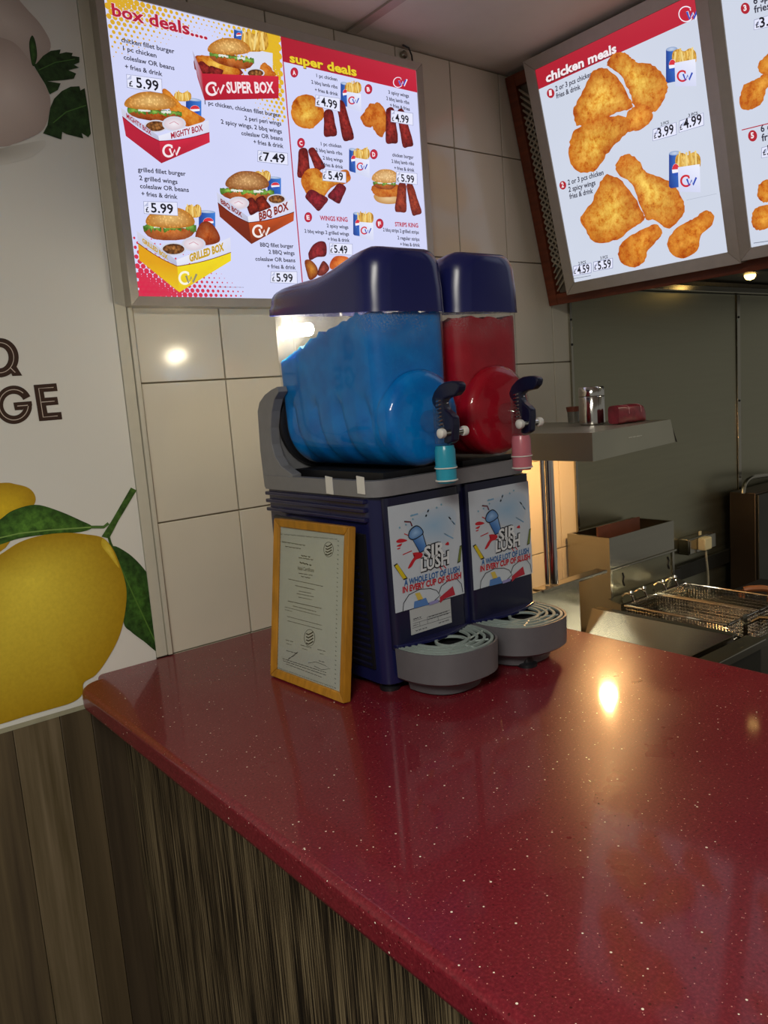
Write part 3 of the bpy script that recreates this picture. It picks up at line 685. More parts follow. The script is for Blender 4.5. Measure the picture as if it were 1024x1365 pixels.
S.para(P1, [('1 pc chicken', (256, 107), (378, 122)), ('2 bbq lamb ribs', (226, 142), (383, 165)), ('2 bbq wings', (268, 190), (386, 206)), ('+ fries & drink', (256, 228), (388, 246))], 21, lay=8)
S.para(P1, [('chicken burger', (680, 172), (806, 188)), ('2 bbq lamb ribs', (676, 210), (809, 226)), ('+ fries & drink', (692, 250), (811, 264))], 21, lay=8)
S.para(P1, [('2 spicy wings', (292, 592), (420, 602)), ('2 bbq wings 2 grilled wings', (160, 624), (424, 642)), ('+ fries & drink', (298, 672), (427, 680))], 21, lay=3)
S.para(P1, [('2 bbq strips 2 grilled strips', (626, 616), (838, 632)), ('2 regular strips', (712, 664), (842, 674)), ('+ fries & drink', (728, 702), (845, 708))], 21, lay=3)
S.para(P1, [('WINGS KING', (252, 550), (416, 560), 27)], 22, .03, '#b82a44'); S.para(P1, [('STRIPS KING', (697, 586), (835, 594), 25)], 22, .03, '#b82a44')
S.frame(360, 40, 4.4522)
for x, y, s in ((418, 300, 175), (468, 692, 175)): S.lay = 3; combo(S, x, y, s, .2); S.flush('printed_drink_and_fries', P1)
S.frame(370, 170, 4.4522); S.lay = 3; combo(S, 448, 495, 172, .12); S.flush('printed_drink_and_fries', P1)
S.frame(360, 40, 4.4522); S.lay = 2
fried(S, [(125, 480), (140, 420), (190, 385), (250, 390), (300, 440), (320, 510), (290, 550), (245, 585), (180, 575), (140, 545)], 0)
rib(S, (345, 480), (358, 625), 66); rib(S, (415, 430), (465, 645), 58); S.flush('printed_meal', P1, 'fried chicken and ribs')
S.lay = 2
fried(S, [(535, 520), (560, 485), (590, 440), (620, 445), (610, 520), (600, 580), (560, 565)], 2); fried(S, [(620, 440), (655, 440), (688, 500), (690, 580), (660, 640), (620, 600), (600, 540)], 2)
rib(S, (712, 470), (722, 665), 62); rib(S, (772, 480), (818, 685), 56); S.flush('printed_meal', P1, 'spicy wings and ribs')
S.frame(370, 170, 4.4522); S.lay = 2
rib(S, (152, 130), (155, 290), 66); rib(S, (198, 128), (255, 245), 52)
fried(S, [(140, 320), (170, 255), (230, 245), (300, 290), (400, 250), (435, 300), (400, 335), (330, 350), (260, 420), (180, 400)], 0)
rib(S, (180, 390), (270, 460), 80, ('#5c1018', '#9a2430')); rib(S, (385, 345), (330, 430), 72, ('#5c1018', '#8f2230')); S.flush('printed_meal', P1, 'chicken, ribs and wings')
S.lay = 2
S.blob([(572, 400), (640, 395), (735, 405), (740, 440), (660, 455), (590, 440)], '#c08a48', '#e8c896', 'flat', 4)
fried(S, [(560, 350), (640, 335), (735, 350), (740, 400), (650, 412), (575, 400)], 2); salad(S, 565, 700, 330, 30, 8); dome(S, 640, 292, 80, 44, '#c48a44', '#ecc890')
rib(S, (738, 335), (728, 495), 58, ('#6a1c10', '#a8442a')); rib(S, (780, 340), (825, 510), 50, ('#6a1c10', '#a8442a')); S.flush('printed_meal', P1, 'chicken burger and ribs')
S.frame(370, 290, 9.309); S.lay = 2
S.blob([(440, 340), (520, 295), (590, 310), (610, 400), (590, 480), (500, 490), (470, 500), (400, 530), (380, 460), (390, 420)], '#5c1018', '#a02c30', 'meat', 4)
S.blob([(335, 540), (410, 530), (490, 620), (490, 720), (400, 775), (360, 680)], '#7a2c10', '#d9983a', 'fried', 4); S.blob([(550, 550), (600, 560), (640, 640), (560, 720), (490, 700)], '#5c1a18', '#9c4838', 'meat', 4)
S.blob([(650, 560), (720, 480), (860, 490), (900, 560), (800, 640), (660, 640)], '#c0561c', '#e8893c', 'fried', 4); S.flush('printed_meal', P1, 'pile of wings')
S.frame(360, 40, 4.4522)
tagp(S, [(265, 388), (410, 408), (411, 488), (263, 455)], '4.99', (300, 450), (396, 474), 50, ((272, 446), (290, 450)))
tagp(S, [(712, 478), (844, 496), (845, 570), (711, 548)], '4.99', (740, 545), (820, 558), 46, ((718, 540), (732, 543)))
S.frame(370, 170, 4.4522)
tagp(S, [(262, 248), (402, 266), (403, 332), (262, 318)], '5.49', (298, 308), (386, 318), 48, ((266, 304), (282, 306)))
tagp(S, [(700, 262), (824, 274), (825, 342), (698, 328)], '5.99', (730, 322), (808, 332), 44, ((704, 320), (718, 322)))
tagp(S, [(303, 686), (440, 692), (441, 760), (302, 752)], '5.49', (332, 744), (412, 750), 46, ((308, 742), (324, 744)))

# ================================================================== tilted menu boards above the counter
TL = math.radians(13.5); NB = Vector((math.cos(TL), 0, math.sin(TL))); DN = Vector((math.sin(TL), 0, -math.cos(TL))); DB = 2.0
def bp(y, v, d=DB): return NB*d + DN*v + Vector((0, y, 0))
def yv(px, py, d=DB): q = hit(px, py, NB, d); return q.y, q.dot(DN)
vT, vB = yv(719.7, 90.6)[1], yv(758.5, 377.8)[1]
yL1, yR1 = yv(741, 240)[0], yv(949, 170)[0]
yL2 = yv(991, 240)[0]; yR2 = yL2-(yL1-yR1)
yD = yv(980, 352)[0]
S = Sheet(NB, DB, True); S.slant = .1
def board(name, label, y0, y1, wd):
    t = thing(name, label, 'menu board', bp((y0+y1)/2, vB+wd, DB+.02))
    rails(S, [bp(y0, vT), bp(y1, vT), bp(y1, vB), bp(y0, vB)], wd, .03, M_alu, t)
    lb = MB().hexa([bp(y0+wd*.9, vB+wd*.9, DB+.03), bp(y1-wd*.9, vB+wd*.9, DB+.03), bp(y1-wd*.9, vT-wd*.9, DB+.03), bp(y0+wd*.9, vT-wd*.9, DB+.03),
                    bp(y0+wd*.9, vB+wd*.9, DB+.002), bp(y1-wd*.9, vB+wd*.9, DB+.002), bp(y1-wd*.9, vT-wd*.9, DB+.002), bp(y0+wd*.9, vT-wd*.9, DB+.002)])
    build('light_box', lb, M_alu, t)
    pn = corners(Sheet(NB, DB, True), [bp(y0, vB), bp(y1, vB), bp(y1, vT), bp(y0, vT)], '#cfd6e6', 'backlit_panel', t, 'glowing white menu panel')
    return t, pn
b2, P2 = board('menu_board', 'tilted backlit chicken meals menu board above the counter', yL1, yR1, .033)
# red heading band
S.frame(690, 0, 3.531); vb2 = yv(*S.M(120, 412))[1]
S.raw([bp(yL1, vT, DB-.0006), bp(yR1, vT, DB-.0006), bp(yR1, vb2, DB-.0006), bp(yL1, vb2, DB-.0006)], [lin('#b01f30'), lin('#c02c3e'), lin('#bd2238'), lin('#b01c2e')], [(0, 1, 2, 3)])
S.lay = 4; S.text('chicken meals', (138, 392), (470, 248), 42, '#7a1220', .06); S.text('chicken meals', (136, 389), (468, 245), 42, '#f2e8ec', .035)
logo(S, 795, 66, 36, '#f2ecf8', '#f2ecf8'); S.lay += 1; logo(S, 795, 66, 31, '#c8203a', '#2a56c0')
S.flush('printed_heading', P2, 'white heading on a red band')
def badge2(P, x, y, r, ch, h): S.lay = 2; S.ell(x, y, r, r*1.25, '#b02230', n=18); S.text(ch, (x-r*.35, y+h*.45), (x+r*.35, y+h*.35), h, '#f0e6ea', .04); S.flush('printed_badge', P, 'red round number badge')
S.para(P2, [('2 or 3 pcs chicken', (180, 430), (352, 358), 24), ('fries & drink', (184, 464), (298, 418), 24)])
S.para(P2, [('2 PCS', (676, 592), (714, 580), 14)], off=.02); S.para(P2, [('3 PCS', (806, 550), (850, 538), 14)], off=.02)
badge2(P2, 157, 439, 18, '1', 24)
S.frame(690, 200, 3.0659)
S.para(P2, [('2 or 3 pcs chicken', (207, 143), (353, 100), 21), ('2 spicy wings', (210, 172), (320, 142), 21), ('fries & drink', (214, 200), (310, 175), 21)])
S.para(P2, [('2 PCS', (250, 470), (281, 463), 12)], off=.02); S.para(P2, [('3 PCS', (340, 448), (370, 441), 12)], off=.02)
S.lay = 2; S.line([(222, 527), (300, 513)], 2, '#6a7080'); S.flush('printed_line', P2); S.line([(690, 205), (815, 178)], 1.5, '#aab2c4'); S.flush('printed_line', P2)
badge2(P2, 186, 144, 14, '2', 20)
S.frame(690, 0, 3.531)
S.lay = 2
fried(S, [(420, 300), (440, 262), (490, 245), (530, 265), (560, 290), (640, 305), (690, 360), (708, 410), (690, 470), (650, 525), (600, 520), (548, 495), (530, 440), (490, 360), (440, 320)], 0, 4)
fried(S, [(520, 530), (560, 500), (610, 495), (638, 545), (610, 590), (560, 615), (500, 610)], 1, 3)
fried(S, [(350, 345), (400, 318), (440, 335), (490, 390), (530, 460), (540, 505), (470, 530), (400, 560), (330, 580), (280, 590), (265, 520), (300, 450)], 0, 4)
fried(S, [(245, 680), (275, 610), (340, 575), (440, 545), (520, 555), (530, 600), (480, 660), (420, 730), (370, 800), (300, 810), (252, 770)], 0, 4)
S.flush('printed_meal', P2, 'three pieces of fried chicken')
S.frame(690, 200, 3.0659); S.lay = 2
fried(S, [(402, 62), (425, 25), (460, 18), (500, 50), (520, 85), (580, 110), (640, 140), (670, 190), (684, 240), (660, 290), (610, 320), (560, 285), (525, 280), (500, 220), (470, 140), (415, 100)], 0, 3)
fried(S, [(340, 130), (370, 100), (420, 120), (470, 180), (510, 250), (520, 285), (470, 320), (410, 365), (320, 378), (280, 330), (260, 275), (300, 220)], 0, 3)
fried(S, [(412, 425), (430, 375), (480, 340), (530, 315), (570, 303), (593, 335), (575, 365), (535, 410), (520, 455), (480, 478), (430, 465)], 1, 2)
fried(S, [(612, 385), (640, 330), (690, 295), (730, 275), (770, 245), (803, 265), (795, 305), (750, 350), (740, 405), (690, 440), (640, 432)], 1, 2)
S.flush('printed_meal', P2, 'fried chicken with two wings')
S.frame(690, 0, 3.531); S.lay = 3; combo(S, 700, 218, 205, -.14); S.flush('printed_drink_and_fries', P2)
S.frame(690, 200, 3.0659); S.lay = 3; combo(S, 620, 0, 185, -.1); S.flush('printed_drink_and_fries', P2)
def tag2(q, txt, a, b, h, pa, P):
    S.lay = 14; price(S, q, txt, a, b, h, True, pa); S.flush('printed_price', P)
S.frame(690, 0, 3.531)
tag2([(640, 608), (750, 574), (752, 634), (638, 664)], '3.99', (664, 648), (740, 626), 44, ((646, 652), (658, 648)), P2)
tag2([(764, 568), (878, 530), (880, 590), (762, 624)], '4.99', (786, 606), (872, 580), 46, ((768, 612), (780, 608)), P2)
S.frame(690, 200, 3.0659)
tag2([(230, 474), (304, 460), (304, 502), (228, 514)], '4.59', (248, 506), (298, 497), 32, ((233, 506), (242, 504)), P2)
tag2([(312, 456), (392, 440), (392, 482), (312, 496)], '5.59', (332, 488), (386, 478), 33, ((317, 488), (326, 486)), P2)
b3, P3 = board('menu_board', 'right tilted menu board with the red circled number five', yL2, yR2, .028)
S.frame(900, 0, 3.79); S.lay = 2
badge2(P3, 356, 42, 23, '3', 28); badge2(P3, 393, 686, 23, '5', 28)
S.lay = 2; S.line([(338, 657), (520, 612)], 5, '#b22638'); S.flush('printed_line', P3); S.line([(398, 1228), (560, 1205)], 3, '#5c6478'); S.flush('printed_line', P3)
S.para(P3, [('6 spicy wings', (398, 22), (640, -42), 36), ('fries & drink', (402, 66), (640, 4), 36)]); S.para(P3, [('6 chicken strips', (435, 668), (700, 600), 36), ('fries & drink', (440, 714), (680, 655), 36)])
S.lay = 2
fried(S, [(330, 490), (350, 430), (400, 405), (430, 390), (470, 355), (520, 340), (540, 400), (470, 440), (440, 520), (380, 555), (335, 545)], 1, 3)
fried(S, [(418, 340), (450, 290), (500, 250), (540, 270), (530, 340), (460, 380)], 1, 3); S.flush('printed_meal', P3, 'fried wings')
S.lay = 2
fried(S, [(418, 990), (425, 935), (470, 905), (530, 920), (540, 990), (480, 1015), (440, 1020)], 1, 3)
fried(S, [(388, 1110), (400, 1060), (450, 1035), (520, 1040), (530, 1110), (480, 1150), (430, 1163), (398, 1150)], 1, 3); S.flush('printed_meal', P3, 'two fried nuggets')
tag2([(402, 100), (560, 50), (562, 118), (400, 152)], '3.99', (432, 140), (545, 108), 50, ((412, 140), (428, 136)), P3)
tag2([(440, 745), (600, 700), (602, 770), (438, 798)], '5.99', (470, 784), (590, 756), 50, ((448, 784), (464, 780)), P3)
# wooden backing frame with lattice that carries the tilted boards
dW = DB+.036
bk = thing('menu_board_backing', 'red-brown wooden backing frame with pale lattice behind the tilted boards', 'frame', bp(1.1, vB+.05, dW+.02))
yWl = min(YW-.004, yv(724, 410, dW)[0]); yWr = -.6
vW0 = yv(690, 96, dW)[1]; vW0 = max(vW0, (NB*dW).z*0 + vT-.10); vW1 = yv(724, 410, dW)[1]
def slab(y0, y1, v0, v1, d0, d1): return MB().hexa([bp(y0, v1, d1), bp(y1, v1, d1), bp(y1, v0, d1), bp(y0, v0, d1), bp(y0, v1, d0), bp(y1, v1, d0), bp(y1, v0, d0), bp(y0, v0, d0)])
rw = .034
build('frame_rail', slab(yWl, yWl-rw, vW0, vW1, dW, dW+.03), M_wood, bk, bevel=.002)
build('frame_rail', slab(yWl-rw, yWr, vW1-rw, vW1, dW, dW+.03), M_wood, bk, bevel=.002)
build('frame_rail', slab(yWl-rw, yWr, vW0, vW0+rw, dW, dW+.03), M_wood, bk, bevel=.002)
build('back_sheet', slab(yWl-rw, yWr, vW0+rw, vW1-rw, dW+.022, dW+.028), mat('lattice_backing', '#6b6254', .8), bk)
lt = MB(); ylo, yhi, v0, v1 = yWl-rw-.11, yWl-rw, vW0+rw, vW1-rw
for sgn in (1, -1):
    k = -.2
    while k < (v1-v0)+.2:
        # diagonal bar clipped to the visible strip
        ya, yb_ = yhi, ylo; va = v0+k; vb_ = va+sgn*(yhi-ylo)*.9
        if v0 < min(va, vb_) and max(va, vb_) < v1:
            c0, c1 = bp(ya, va, dW+.012), bp(yb_, vb_, dW+.012)
            lt.tube([c0, c1], .0032, 5)
        k += .019
tag(build('lattice', lt, mat('pale_lattice', '#a39a86', .6), bk), 'pale criss-cross lattice strip', kind='stuff')

# cable and hook beside the wide board
cbm = MB().tube([YP(*p, YW-.008) for p in ((537, 60), (545, 64), (549, 74), (551, 92))], .0022, 6)
tag(build('cable', cbm, M_black, loc=YP(551, 92, YW-.008)), 'short black cable loop at the top right of the wide board', 'cable')
cbm = MB().tube(catmull([YP(*p, YW-.006) for p in ((566, 185), (569, 205), (571, 225), (572, 245), (573, 262), (574, 280))], 4, False), .0024, 6)
tag(build('cable', cbm, M_black, loc=YP(573, 285, YW-.006)), 'black cable hanging down the tiles right of the wide board', 'cable')
bkt = MB().lathe([(.010, 0), (.010, -.008), (.006, -.012), (.003, -.012)], YP(537, 74, YW), 14, 'y')
tag(build('wall_hook', bkt, M_steel, loc=YP(537, 74, YW)), 'small round metal wall fixing above the wide menu board', 'hook')

# ================================================================== slush machine
sm = thing('slush_machine', 'navy twin-tank slush machine with blue and red slush on the counter', 'slush machine', (1.03, 1.285, CT))
XL, XR, YF, YB = .832, 1.228, 1.092, 1.478
def rrect(x0, x1, y0, y1, r, z, n=6, rb=None):
    """rounded rectangle ring, r at the front (low y) corners, rb at the back"""
    rb = r if rb is None else rb; out = []
    for cx, cy, a0, rr in ((x0+r, y0+r, PI, r), (x1-r, y0+r, 1.5*PI, r), (x1-rb, y1-rb, 0, rb), (x0+rb, y1-rb, .5*PI, rb)):
        for k in range(n+1):
            a = a0+PI/2*k/n; out.append(Vector((cx+rr*math.cos(a), cy+rr*math.sin(a), z)))
    return out
zb0, zb1 = CT+.018, -.176
body = MB().loft([rrect(XL+.004, XR-.004, YF+.012, YB, .03, z, 5, .012) for z in (zb0, zb0+.02, zb1)])
build('body', body, M_navy, sm)
for xc in (.9445, 1.1435):
    fp = MB().loft([rrect(xc-.0905, xc+.0905, YF, YF+.05, .012, z, 4, .002) for z in (CT+.085, zb1-.004)])
    build('front_panel', fp, M_navyd, sm)
    lip = MB()
    P = [(xc-.09+.18*k/12, YF-.022*math.sin(PI*k/12), CT+.088) for k in range(13)]
    lip.prism([(xc+.09, YF+.02, CT+.088), (xc-.09, YF+.02, CT+.088)]+P, (0, 0, .006)); build('drip_lip', lip, M_navy, sm, bevel=.001)
# dark side recess with louvre slats and upper ridges
side = build('side_vent', B((XL-.0005, 1.135, CT+.045), (XL+.006, 1.44, -.245)), M_black, sm)
for k in range(21):
    z = CT+.053+k*.0122; y0 = 1.14+.0022*max(0, k-6)
    sl = MB().hexa([(XL-.003, y0, z-.002), (XL-.003, 1.435, z-.002), (XL+.004, 1.435, z+.001), (XL+.004, y0, z+.001), (XL-.003, y0, z+.0015), (XL-.003, 1.435, z+.0015), (XL+.004, 1.435, z+.0055), (XL+.004, y0, z+.0055)])
    build('slat', sl, M_navyd, side)
for k, z in enumerate((-.184, -.200, -.218)):
    build('ridge', B((XL-.004, 1.125, z-.005), (XL+.008, YB-.004, z+.003)), M_navy, sm, bevel=.002)
build('side_handle', MB().tube(catmull([(XL-.006, 1.42, -.232), (XL-.012, 1.41, -.231), (XL-.012, 1.2, -.236), (XL-.010, 1.165, -.245), (XL-.004, 1.16, -.262)], 4, False), .004, 8), M_black, sm)
# grey collar and upright back
col = MB()
r0 = rrect(XL-.002, XR+.002, YF-.004, YB+.002, .034, -.176, 5, .01); r1 = rrect(XL-.003, XR+.003, YF-.006, YB+.002, .036, -.147, 5, .01)
r2 = rrect(XL+.012, XR-.012, YF+.010, YB-.02, .03, -.147, 5, .01); r3 = rrect(XL+.012, XR-.012, YF+.010, YB-.02, .03, -.168, 5, .01)
col.loft([r0, r1, r2, r3]); build('collar', col, M_grey, sm, smooth=40)
prof = [XP(x, y, .84) for x, y in ((357, 649), (351, 600), (347.5, 548), (350, 536), (357, 526), (366, 519), (374, 515), (376, 522), (370, 532), (366.5, 548), (365, 570), (366.5, 592), (371, 608), (379, 621), (394, 632), (394, 640))]
def ext(x0, x1): return MB().prism([(x0, p.y, p.z) for p in prof], (x1-x0, 0, 0))
build('cheek', ext(XL, XL+.022), M_grey, sm, bevel=.0015); build('cheek', ext(XR-.022, XR), M_grey, sm, bevel=.0015)
build('back_housing', MB().prism([(XL+.0225, 1.438, -.145), (XL+.0225, 1.476, -.145), (XL+.0225, 1.472, .0), (XL+.0225, 1.45, .03), (XL+.0225, 1.438, .03)], (XR-XL-.045, 0, 0)), M_grey, sm)
# two bits of white tape on the collar
for px in (438, 480):
    a_, b_ = XP(px, 636, XL-.004), XP(px, 658, XL-.004)
    build('tape', MB().hexa([(XL-.0045, a_.y+.011, b_.z), (XL-.0045, a_.y-.011, b_.z-.001), (XL-.003, a_.y-.011, b_.z-.001), (XL-.003, a_.y+.011, b_.z), (XL-.0045, a_.y+.011, a_.z+.002), (XL-.0045, a_.y-.011, a_.z), (XL-.003, a_.y-.011, a_.z), (XL-.003, a_.y+.011, a_.z+.002)]), M_white, sm)
# tanks
ZA, RC = -.045, .0885      # auger axis height and lower radius
def half(z, dr=0):
    if z >= ZA: return RC-dr+.003*min(1, (z-ZA)/.1)
    return math.sqrt(max(1e-6, (RC-dr)**2-(z-ZA)**2))
def tankring(xc, z, y0, y1, dr=0, zf=None):
    h = half(z, dr); r = min(.036, h*.6)
    return rrect(xc-h, xc+h, y0+dr, y1-dr, r, z, 6, min(.022, h*.5))
for xc, M_s, nm, lv in ((.9445, M_blue, 'blue', 0), (1.1435, M_red, 'red', 1)):
    y0, y1 = 1.090, 1.424
    zsl = [ZA-RC*math.cos(t) for t in [PI/2*k/9 for k in range(0, 10)]]
    zsl[0] += .0004
    zt = lambda y: .150+.034*(y-y0)/(y1-y0)
    low = MB().loft([tankring(xc, z, y0, y1) for z in zsl+[.0, .03, .06]]); 
    rings = [tankring(xc, z, y0, y1) for z in zsl+[.0, .03, .06]]
    top = [Vector((p.x, p.y, zt(p.y))) for p in tankring(xc, .15, y0, y1)]
    mid = [a*.5+b*.5 for a, b in zip(rings[-1], top)]
    tk = build('tank', MB().loft(rings+[mid, top], cap=False), M_dew, sm); tag(tk, 'clear dewy plastic tank')
    fc = MB().lathe([(RC-.001, .012), (RC-.001, -.008), (RC-.004, -.015), (RC-.010, -.021), (RC-.020, -.025), (.001, -.026)], (xc, y0+.002, ZA+.001), 40, 'y')
    build('front_cap', fc, M_clear, tk)
    # slush body with auger grooves and a rough sloping top
    rnd = random.Random(3+lv); NR = 96
    def resample(ring, n):
        L = [0]
        for i in range(len(ring)): L.append(L[-1]+(ring[(i+1) % len(ring)]-ring[i]).length)
        out = []; k = 0
        for j in range(n):
            s_ = L[-1]*j/n
            while L[k+1] < s_: k += 1
            t = (s_-L[k])/max(1e-9, L[k+1]-L[k]); out.append(ring[k].lerp(ring[(k+1) % len(ring)], t))
        return out
    def level(p, j):
        t = (p.y-y0)/(y1-y0)
        if lv == 0:
            b_ = .145 if t < .12 else (.147-.018*(t-.12)/.3 if t < .42 else (.129-.050*((t-.42)/.58)**1.1))
        else: b_ = .135-.008*t
        return b_ + rnd.uniform(-.0035, .0035) + .003*math.sin(p.y*160+p.x*90)
    tops = None; SR = []
    steps = [k/30 for k in range(31)]
    base = resample(tankring(xc, .1, y0, y1, .0025), NR); lvls = [level(p, j) for j, p in enumerate(base)]
    zlo = ZA-RC+.004
    for t in steps:
        ring = []
        for j in range(NR):
            z = zlo+(lvls[j]-zlo)*t
            rg = None
            h = half(z, .0025); q = base[j]; xx = xc+(q.x-xc)*h/half(.1, .0025); p = Vector((xx, q.y, z))
            if z < .02 and lv == 0 or z < 0:
                ang = math.atan2(z-ZA, abs(p.x-xc)); g = math.sin(2*PI*((p.y-y0)/.082-.35-ang/(2.2*PI)*1.0)); dep = .015*max(0, g)**2.2*min(1, max(0, (.012-z)/.03))
                if h > .02: p.x = xc+(p.x-xc)*(1-dep/RC)
                p.z += dep*.3
            ring.append(p)
        SR.append(ring)
    # rough top
    for s_ in (.8, .5, .2):
        SR.append([Vector((xc+(p.x-xc)*s_, (y0+y1)/2+(p.y-(y0+y1)/2)*s_, level(Vector((p.x, (y0+y1)/2+(p.y-(y0+y1)/2)*s_, 0)), 0)+.006*(1-s_))) for p in base])
    sb = build('slush', MB().loft(SR), M_s, tk, smooth=60); tag(sb, nm+' ice slush')
    build('slush_end', MB().lathe([(RC-.003, .03), (RC-.003, -.006), (RC-.006, -.013), (RC-.012, -.019), (RC-.022, -.023), (.001, -.024)], (xc, y0+.002, ZA+.001), 32, 'y'), M_s, tk)
    build('seal_ring', MB().lathe([(RC-.004, 0), (RC+.004, .002), (RC+.004, .012), (RC-.004, .014)], (xc, y1-.004, ZA), 40, 'y'), M_black, sm)
    # evaporator base hidden under the tank
    build('tank_cradle', B((xc-.07, 1.12, -.168), (xc+.07, 1.42, -.1375)), M_black, sm)
    # lid
    ys = [1.083, 1.0835, 1.086, 1.092, 1.102, 1.115, 1.135, 1.16, 1.19, 1.22, 1.255, 1.29, 1.33, 1.37, 1.405, 1.425, 1.434, 1.438]
    def topz(y):
        pts = [(1.08, .246), (1.10, .256), (1.115, .259), (1.15, .2565), (1.19, .248), (1.235, .2385), (1.28, .2325), (1.34, .2335), (1.40, .233), (1.428, .228), (1.439, .214)]
        for (ya, za), (yb_, zb_) in zip(pts, pts[1:]):
            if y <= yb_: t = (y-ya)/(yb_-ya); t = max(0, min(1, t)); return za+(zb_-za)*t
        return pts[-1][1]
    def halfw(y):
        r = .042; e = y-1.083
        hw = .0945-(r-math.sqrt(max(0, r*r-(r-e)**2)) if e < r else 0)
        e2 = 1.4385-y; r2 = .02
        return hw-(r2-math.sqrt(max(0, r2*r2-(r2-e2)**2)) if e2 < r2 else 0)
    LR = []
    for y in ys:
        hw = halfw(y); z0 = zt(min(max(y, y0), y1))-.006; z1 = topz(y); rr = min(.034, hw*.7, (z1-z0)*.6); ring = []
        hb, ht = hw, hw-.006
        ring += [Vector((xc-hb, y, z0)), Vector((xc-hb+.001, y, z0+.012)), Vector((xc-hb+.002, y, z0+(z1-rr-z0)*.6))]
        for k in range(7): a_ = PI-PI/2*k/6; ring.append(Vector((xc-ht+rr+rr*math.cos(a_), y, z1-rr+rr*math.sin(a_))))
        for k in range(7): a_ = PI/2-PI/2*k/6; ring.append(Vector((xc+ht-rr+rr*math.cos(a_), y, z1-rr+rr*math.sin(a_))))
        ring += [Vector((xc+hb-.002, y, z0+(z1-rr-z0)*.6)), Vector((xc+hb-.001, y, z0+.012)), Vector((xc+hb, y, z0))]
        LR.append(ring)
    lid = MB().loft(LR, cap=False, closed=False); n_ = len(LR[0]); lid.f += [tuple(range(n_))[::-1], tuple(range((len(LR)-1)*n_, len(LR)*n_))]; lid.mi += [0, 0]
    build('lid', lid, M_navyl, sm, smooth=50)
    # tap
    tp = build('tap_body', MB().lathe([(.020, .004), (.020, -.03), (.017, -.034), (.001, -.035)], (xc, y0-.028, ZA-.006), 24, 'y'), M_clear, sm)
    yt = y0-.062
    build('spring_housing', MB().cyl((xc, yt, ZA-.045), (xc, yt, ZA+.034), .0165, 20), M_clear, tp)
    hel = [(xc+.011*math.cos(t*2*PI), yt+.011*math.sin(t*2*PI), ZA-.022+.0068*t) for t in [k/12 for k in range(12*8+1)]]
    build('spring', MB().tube(hel, .0013, 5), M_chrome, tp)
    nz = MB().lathe([(.0155, 0), (.0185, .004), (.0185, .026), (.0198, .027), (.0198, .030), (.0185, .031), (.0185, .058), (.0172, .062), (.0165, .066)], (xc, yt, -.160), 24)
    tag(build('nozzle', nz, mat(nm+'_tinted_nozzle', '#2fa8c4' if lv == 0 else '#d27a88', .25, var=.05, **{'Transmission Weight': .25}), tp), nm+' tinted spout')
    for z in (-.1345, -.157): build('nozzle_ring', MB().lathe([(.0185, 0), (.0205, .0006), (.0205, .0022), (.0185, .003)], (xc, yt, z), 24), M_white, tp)
    xv = .9445
    pts = [(602, 592), (596, 590), (597, 572), (594, 560), (588, 549), (581, 538), (579.5, 532), (583, 522), (590, 513), (597, 509), (606, 507.5), (614, 508.5), (617.5, 513), (616, 521), (611, 527), (601, 529.5), (596, 532), (594, 537), (597, 545), (604, 551), (608, 556), (609, 566), (608, 588)]
    pv = [XP(x, y, xv) for x, y in pts]
    ymin = min(p.y for p in pv); dyv = 0
    lev = MB().prism([(xc-.009, p.y+dyv, p.z) for p in pv], (.018, 0, 0)); build('lever', lev, M_navyd, tp, bevel=.003)
    pc_ = XP(604, 576, xv)
    pin = build('pivot_pin', MB().cyl((xc-.024, pc_.y, pc_.z), (xc+.024, pc_.y, pc_.z), .006, 14), M_chrome, tp)
    for sg in (-1, 1): build('pin_cap', MB().lathe([(.008, 0), (.009, .003*sg), (.0085, .009*sg), (.005, .012*sg), (.001, .0125*sg)], (xc+sg*.022, pc_.y, pc_.z), 16, 'x'), M_white, tp)
    # drip tray: D-shaped cup with slotted grille
    xt, ytr = xc+.004, 1.094
    def dsh(f, z, g=0):
        out = []
        for k in range(29):
            a_ = PI+PI*k/28; c_, s_ = math.cos(a_), math.sin(a_)
            out.append(Vector((xt+.097*f*math.copysign(abs(c_)**.8, c_), ytr+.122*f*math.copysign(abs(s_)**.8, s_)+g, z)))
        return out
    tz = -.456
    dt = build('drip_tray', MB().loft([dsh(.93, tz-.06), dsh(.985, tz-.055), dsh(1, tz), dsh(.965, tz), dsh(.955, tz-.02)]), M_greyd, sm, smooth=40)
    build('tray_foot', MB().loft([dsh(.70, CT+.004), dsh(.78, tz-.058)]), M_greyd, dt, smooth=40)
    build('tray_well', MB().loft([dsh(.955, tz-.018), dsh(.955, tz-.014)]), M_black, dt)
    gr = MB()
    for f in (.94, .82, .70, .58):
        o_, i_ = dsh(f, tz+.0008), dsh(f-.045, tz+.0008)
        gr.loft([o_, i_, [p-Vector((0, 0, .004)) for p in i_], [p-Vector((0, 0, .004)) for p in o_], o_], cap=False, closed=False)
    for a_ in (205, 235, 270, 305, 335):
        c_, s_ = math.cos(math.radians(a_)), math.sin(math.radians(a_))
        gr.tube([(xt+.03*c_, ytr-.05+.03*s_, tz-.0015), (xt+.088*c_*1.0, ytr+.112*s_, tz-.0015)], .0025, 5)
    gr.box((xt-.09, ytr-.006, tz-.003), (xt+.09, ytr-.001, tz+.0008))
    rg = [(.031, 0), (.026, 0), (.026, -.004), (.031, -.004), (.031, 0)]
    gr.loft([[Vector((xt+r_*math.cos(2*PI*k/28), ytr-.046+r_*math.sin(2*PI*k/28), tz+.001+h_)) for k in range(28)] for r_, h_ in rg], cap=False)
    build('grille', gr, M_grille, dt, smooth=30)
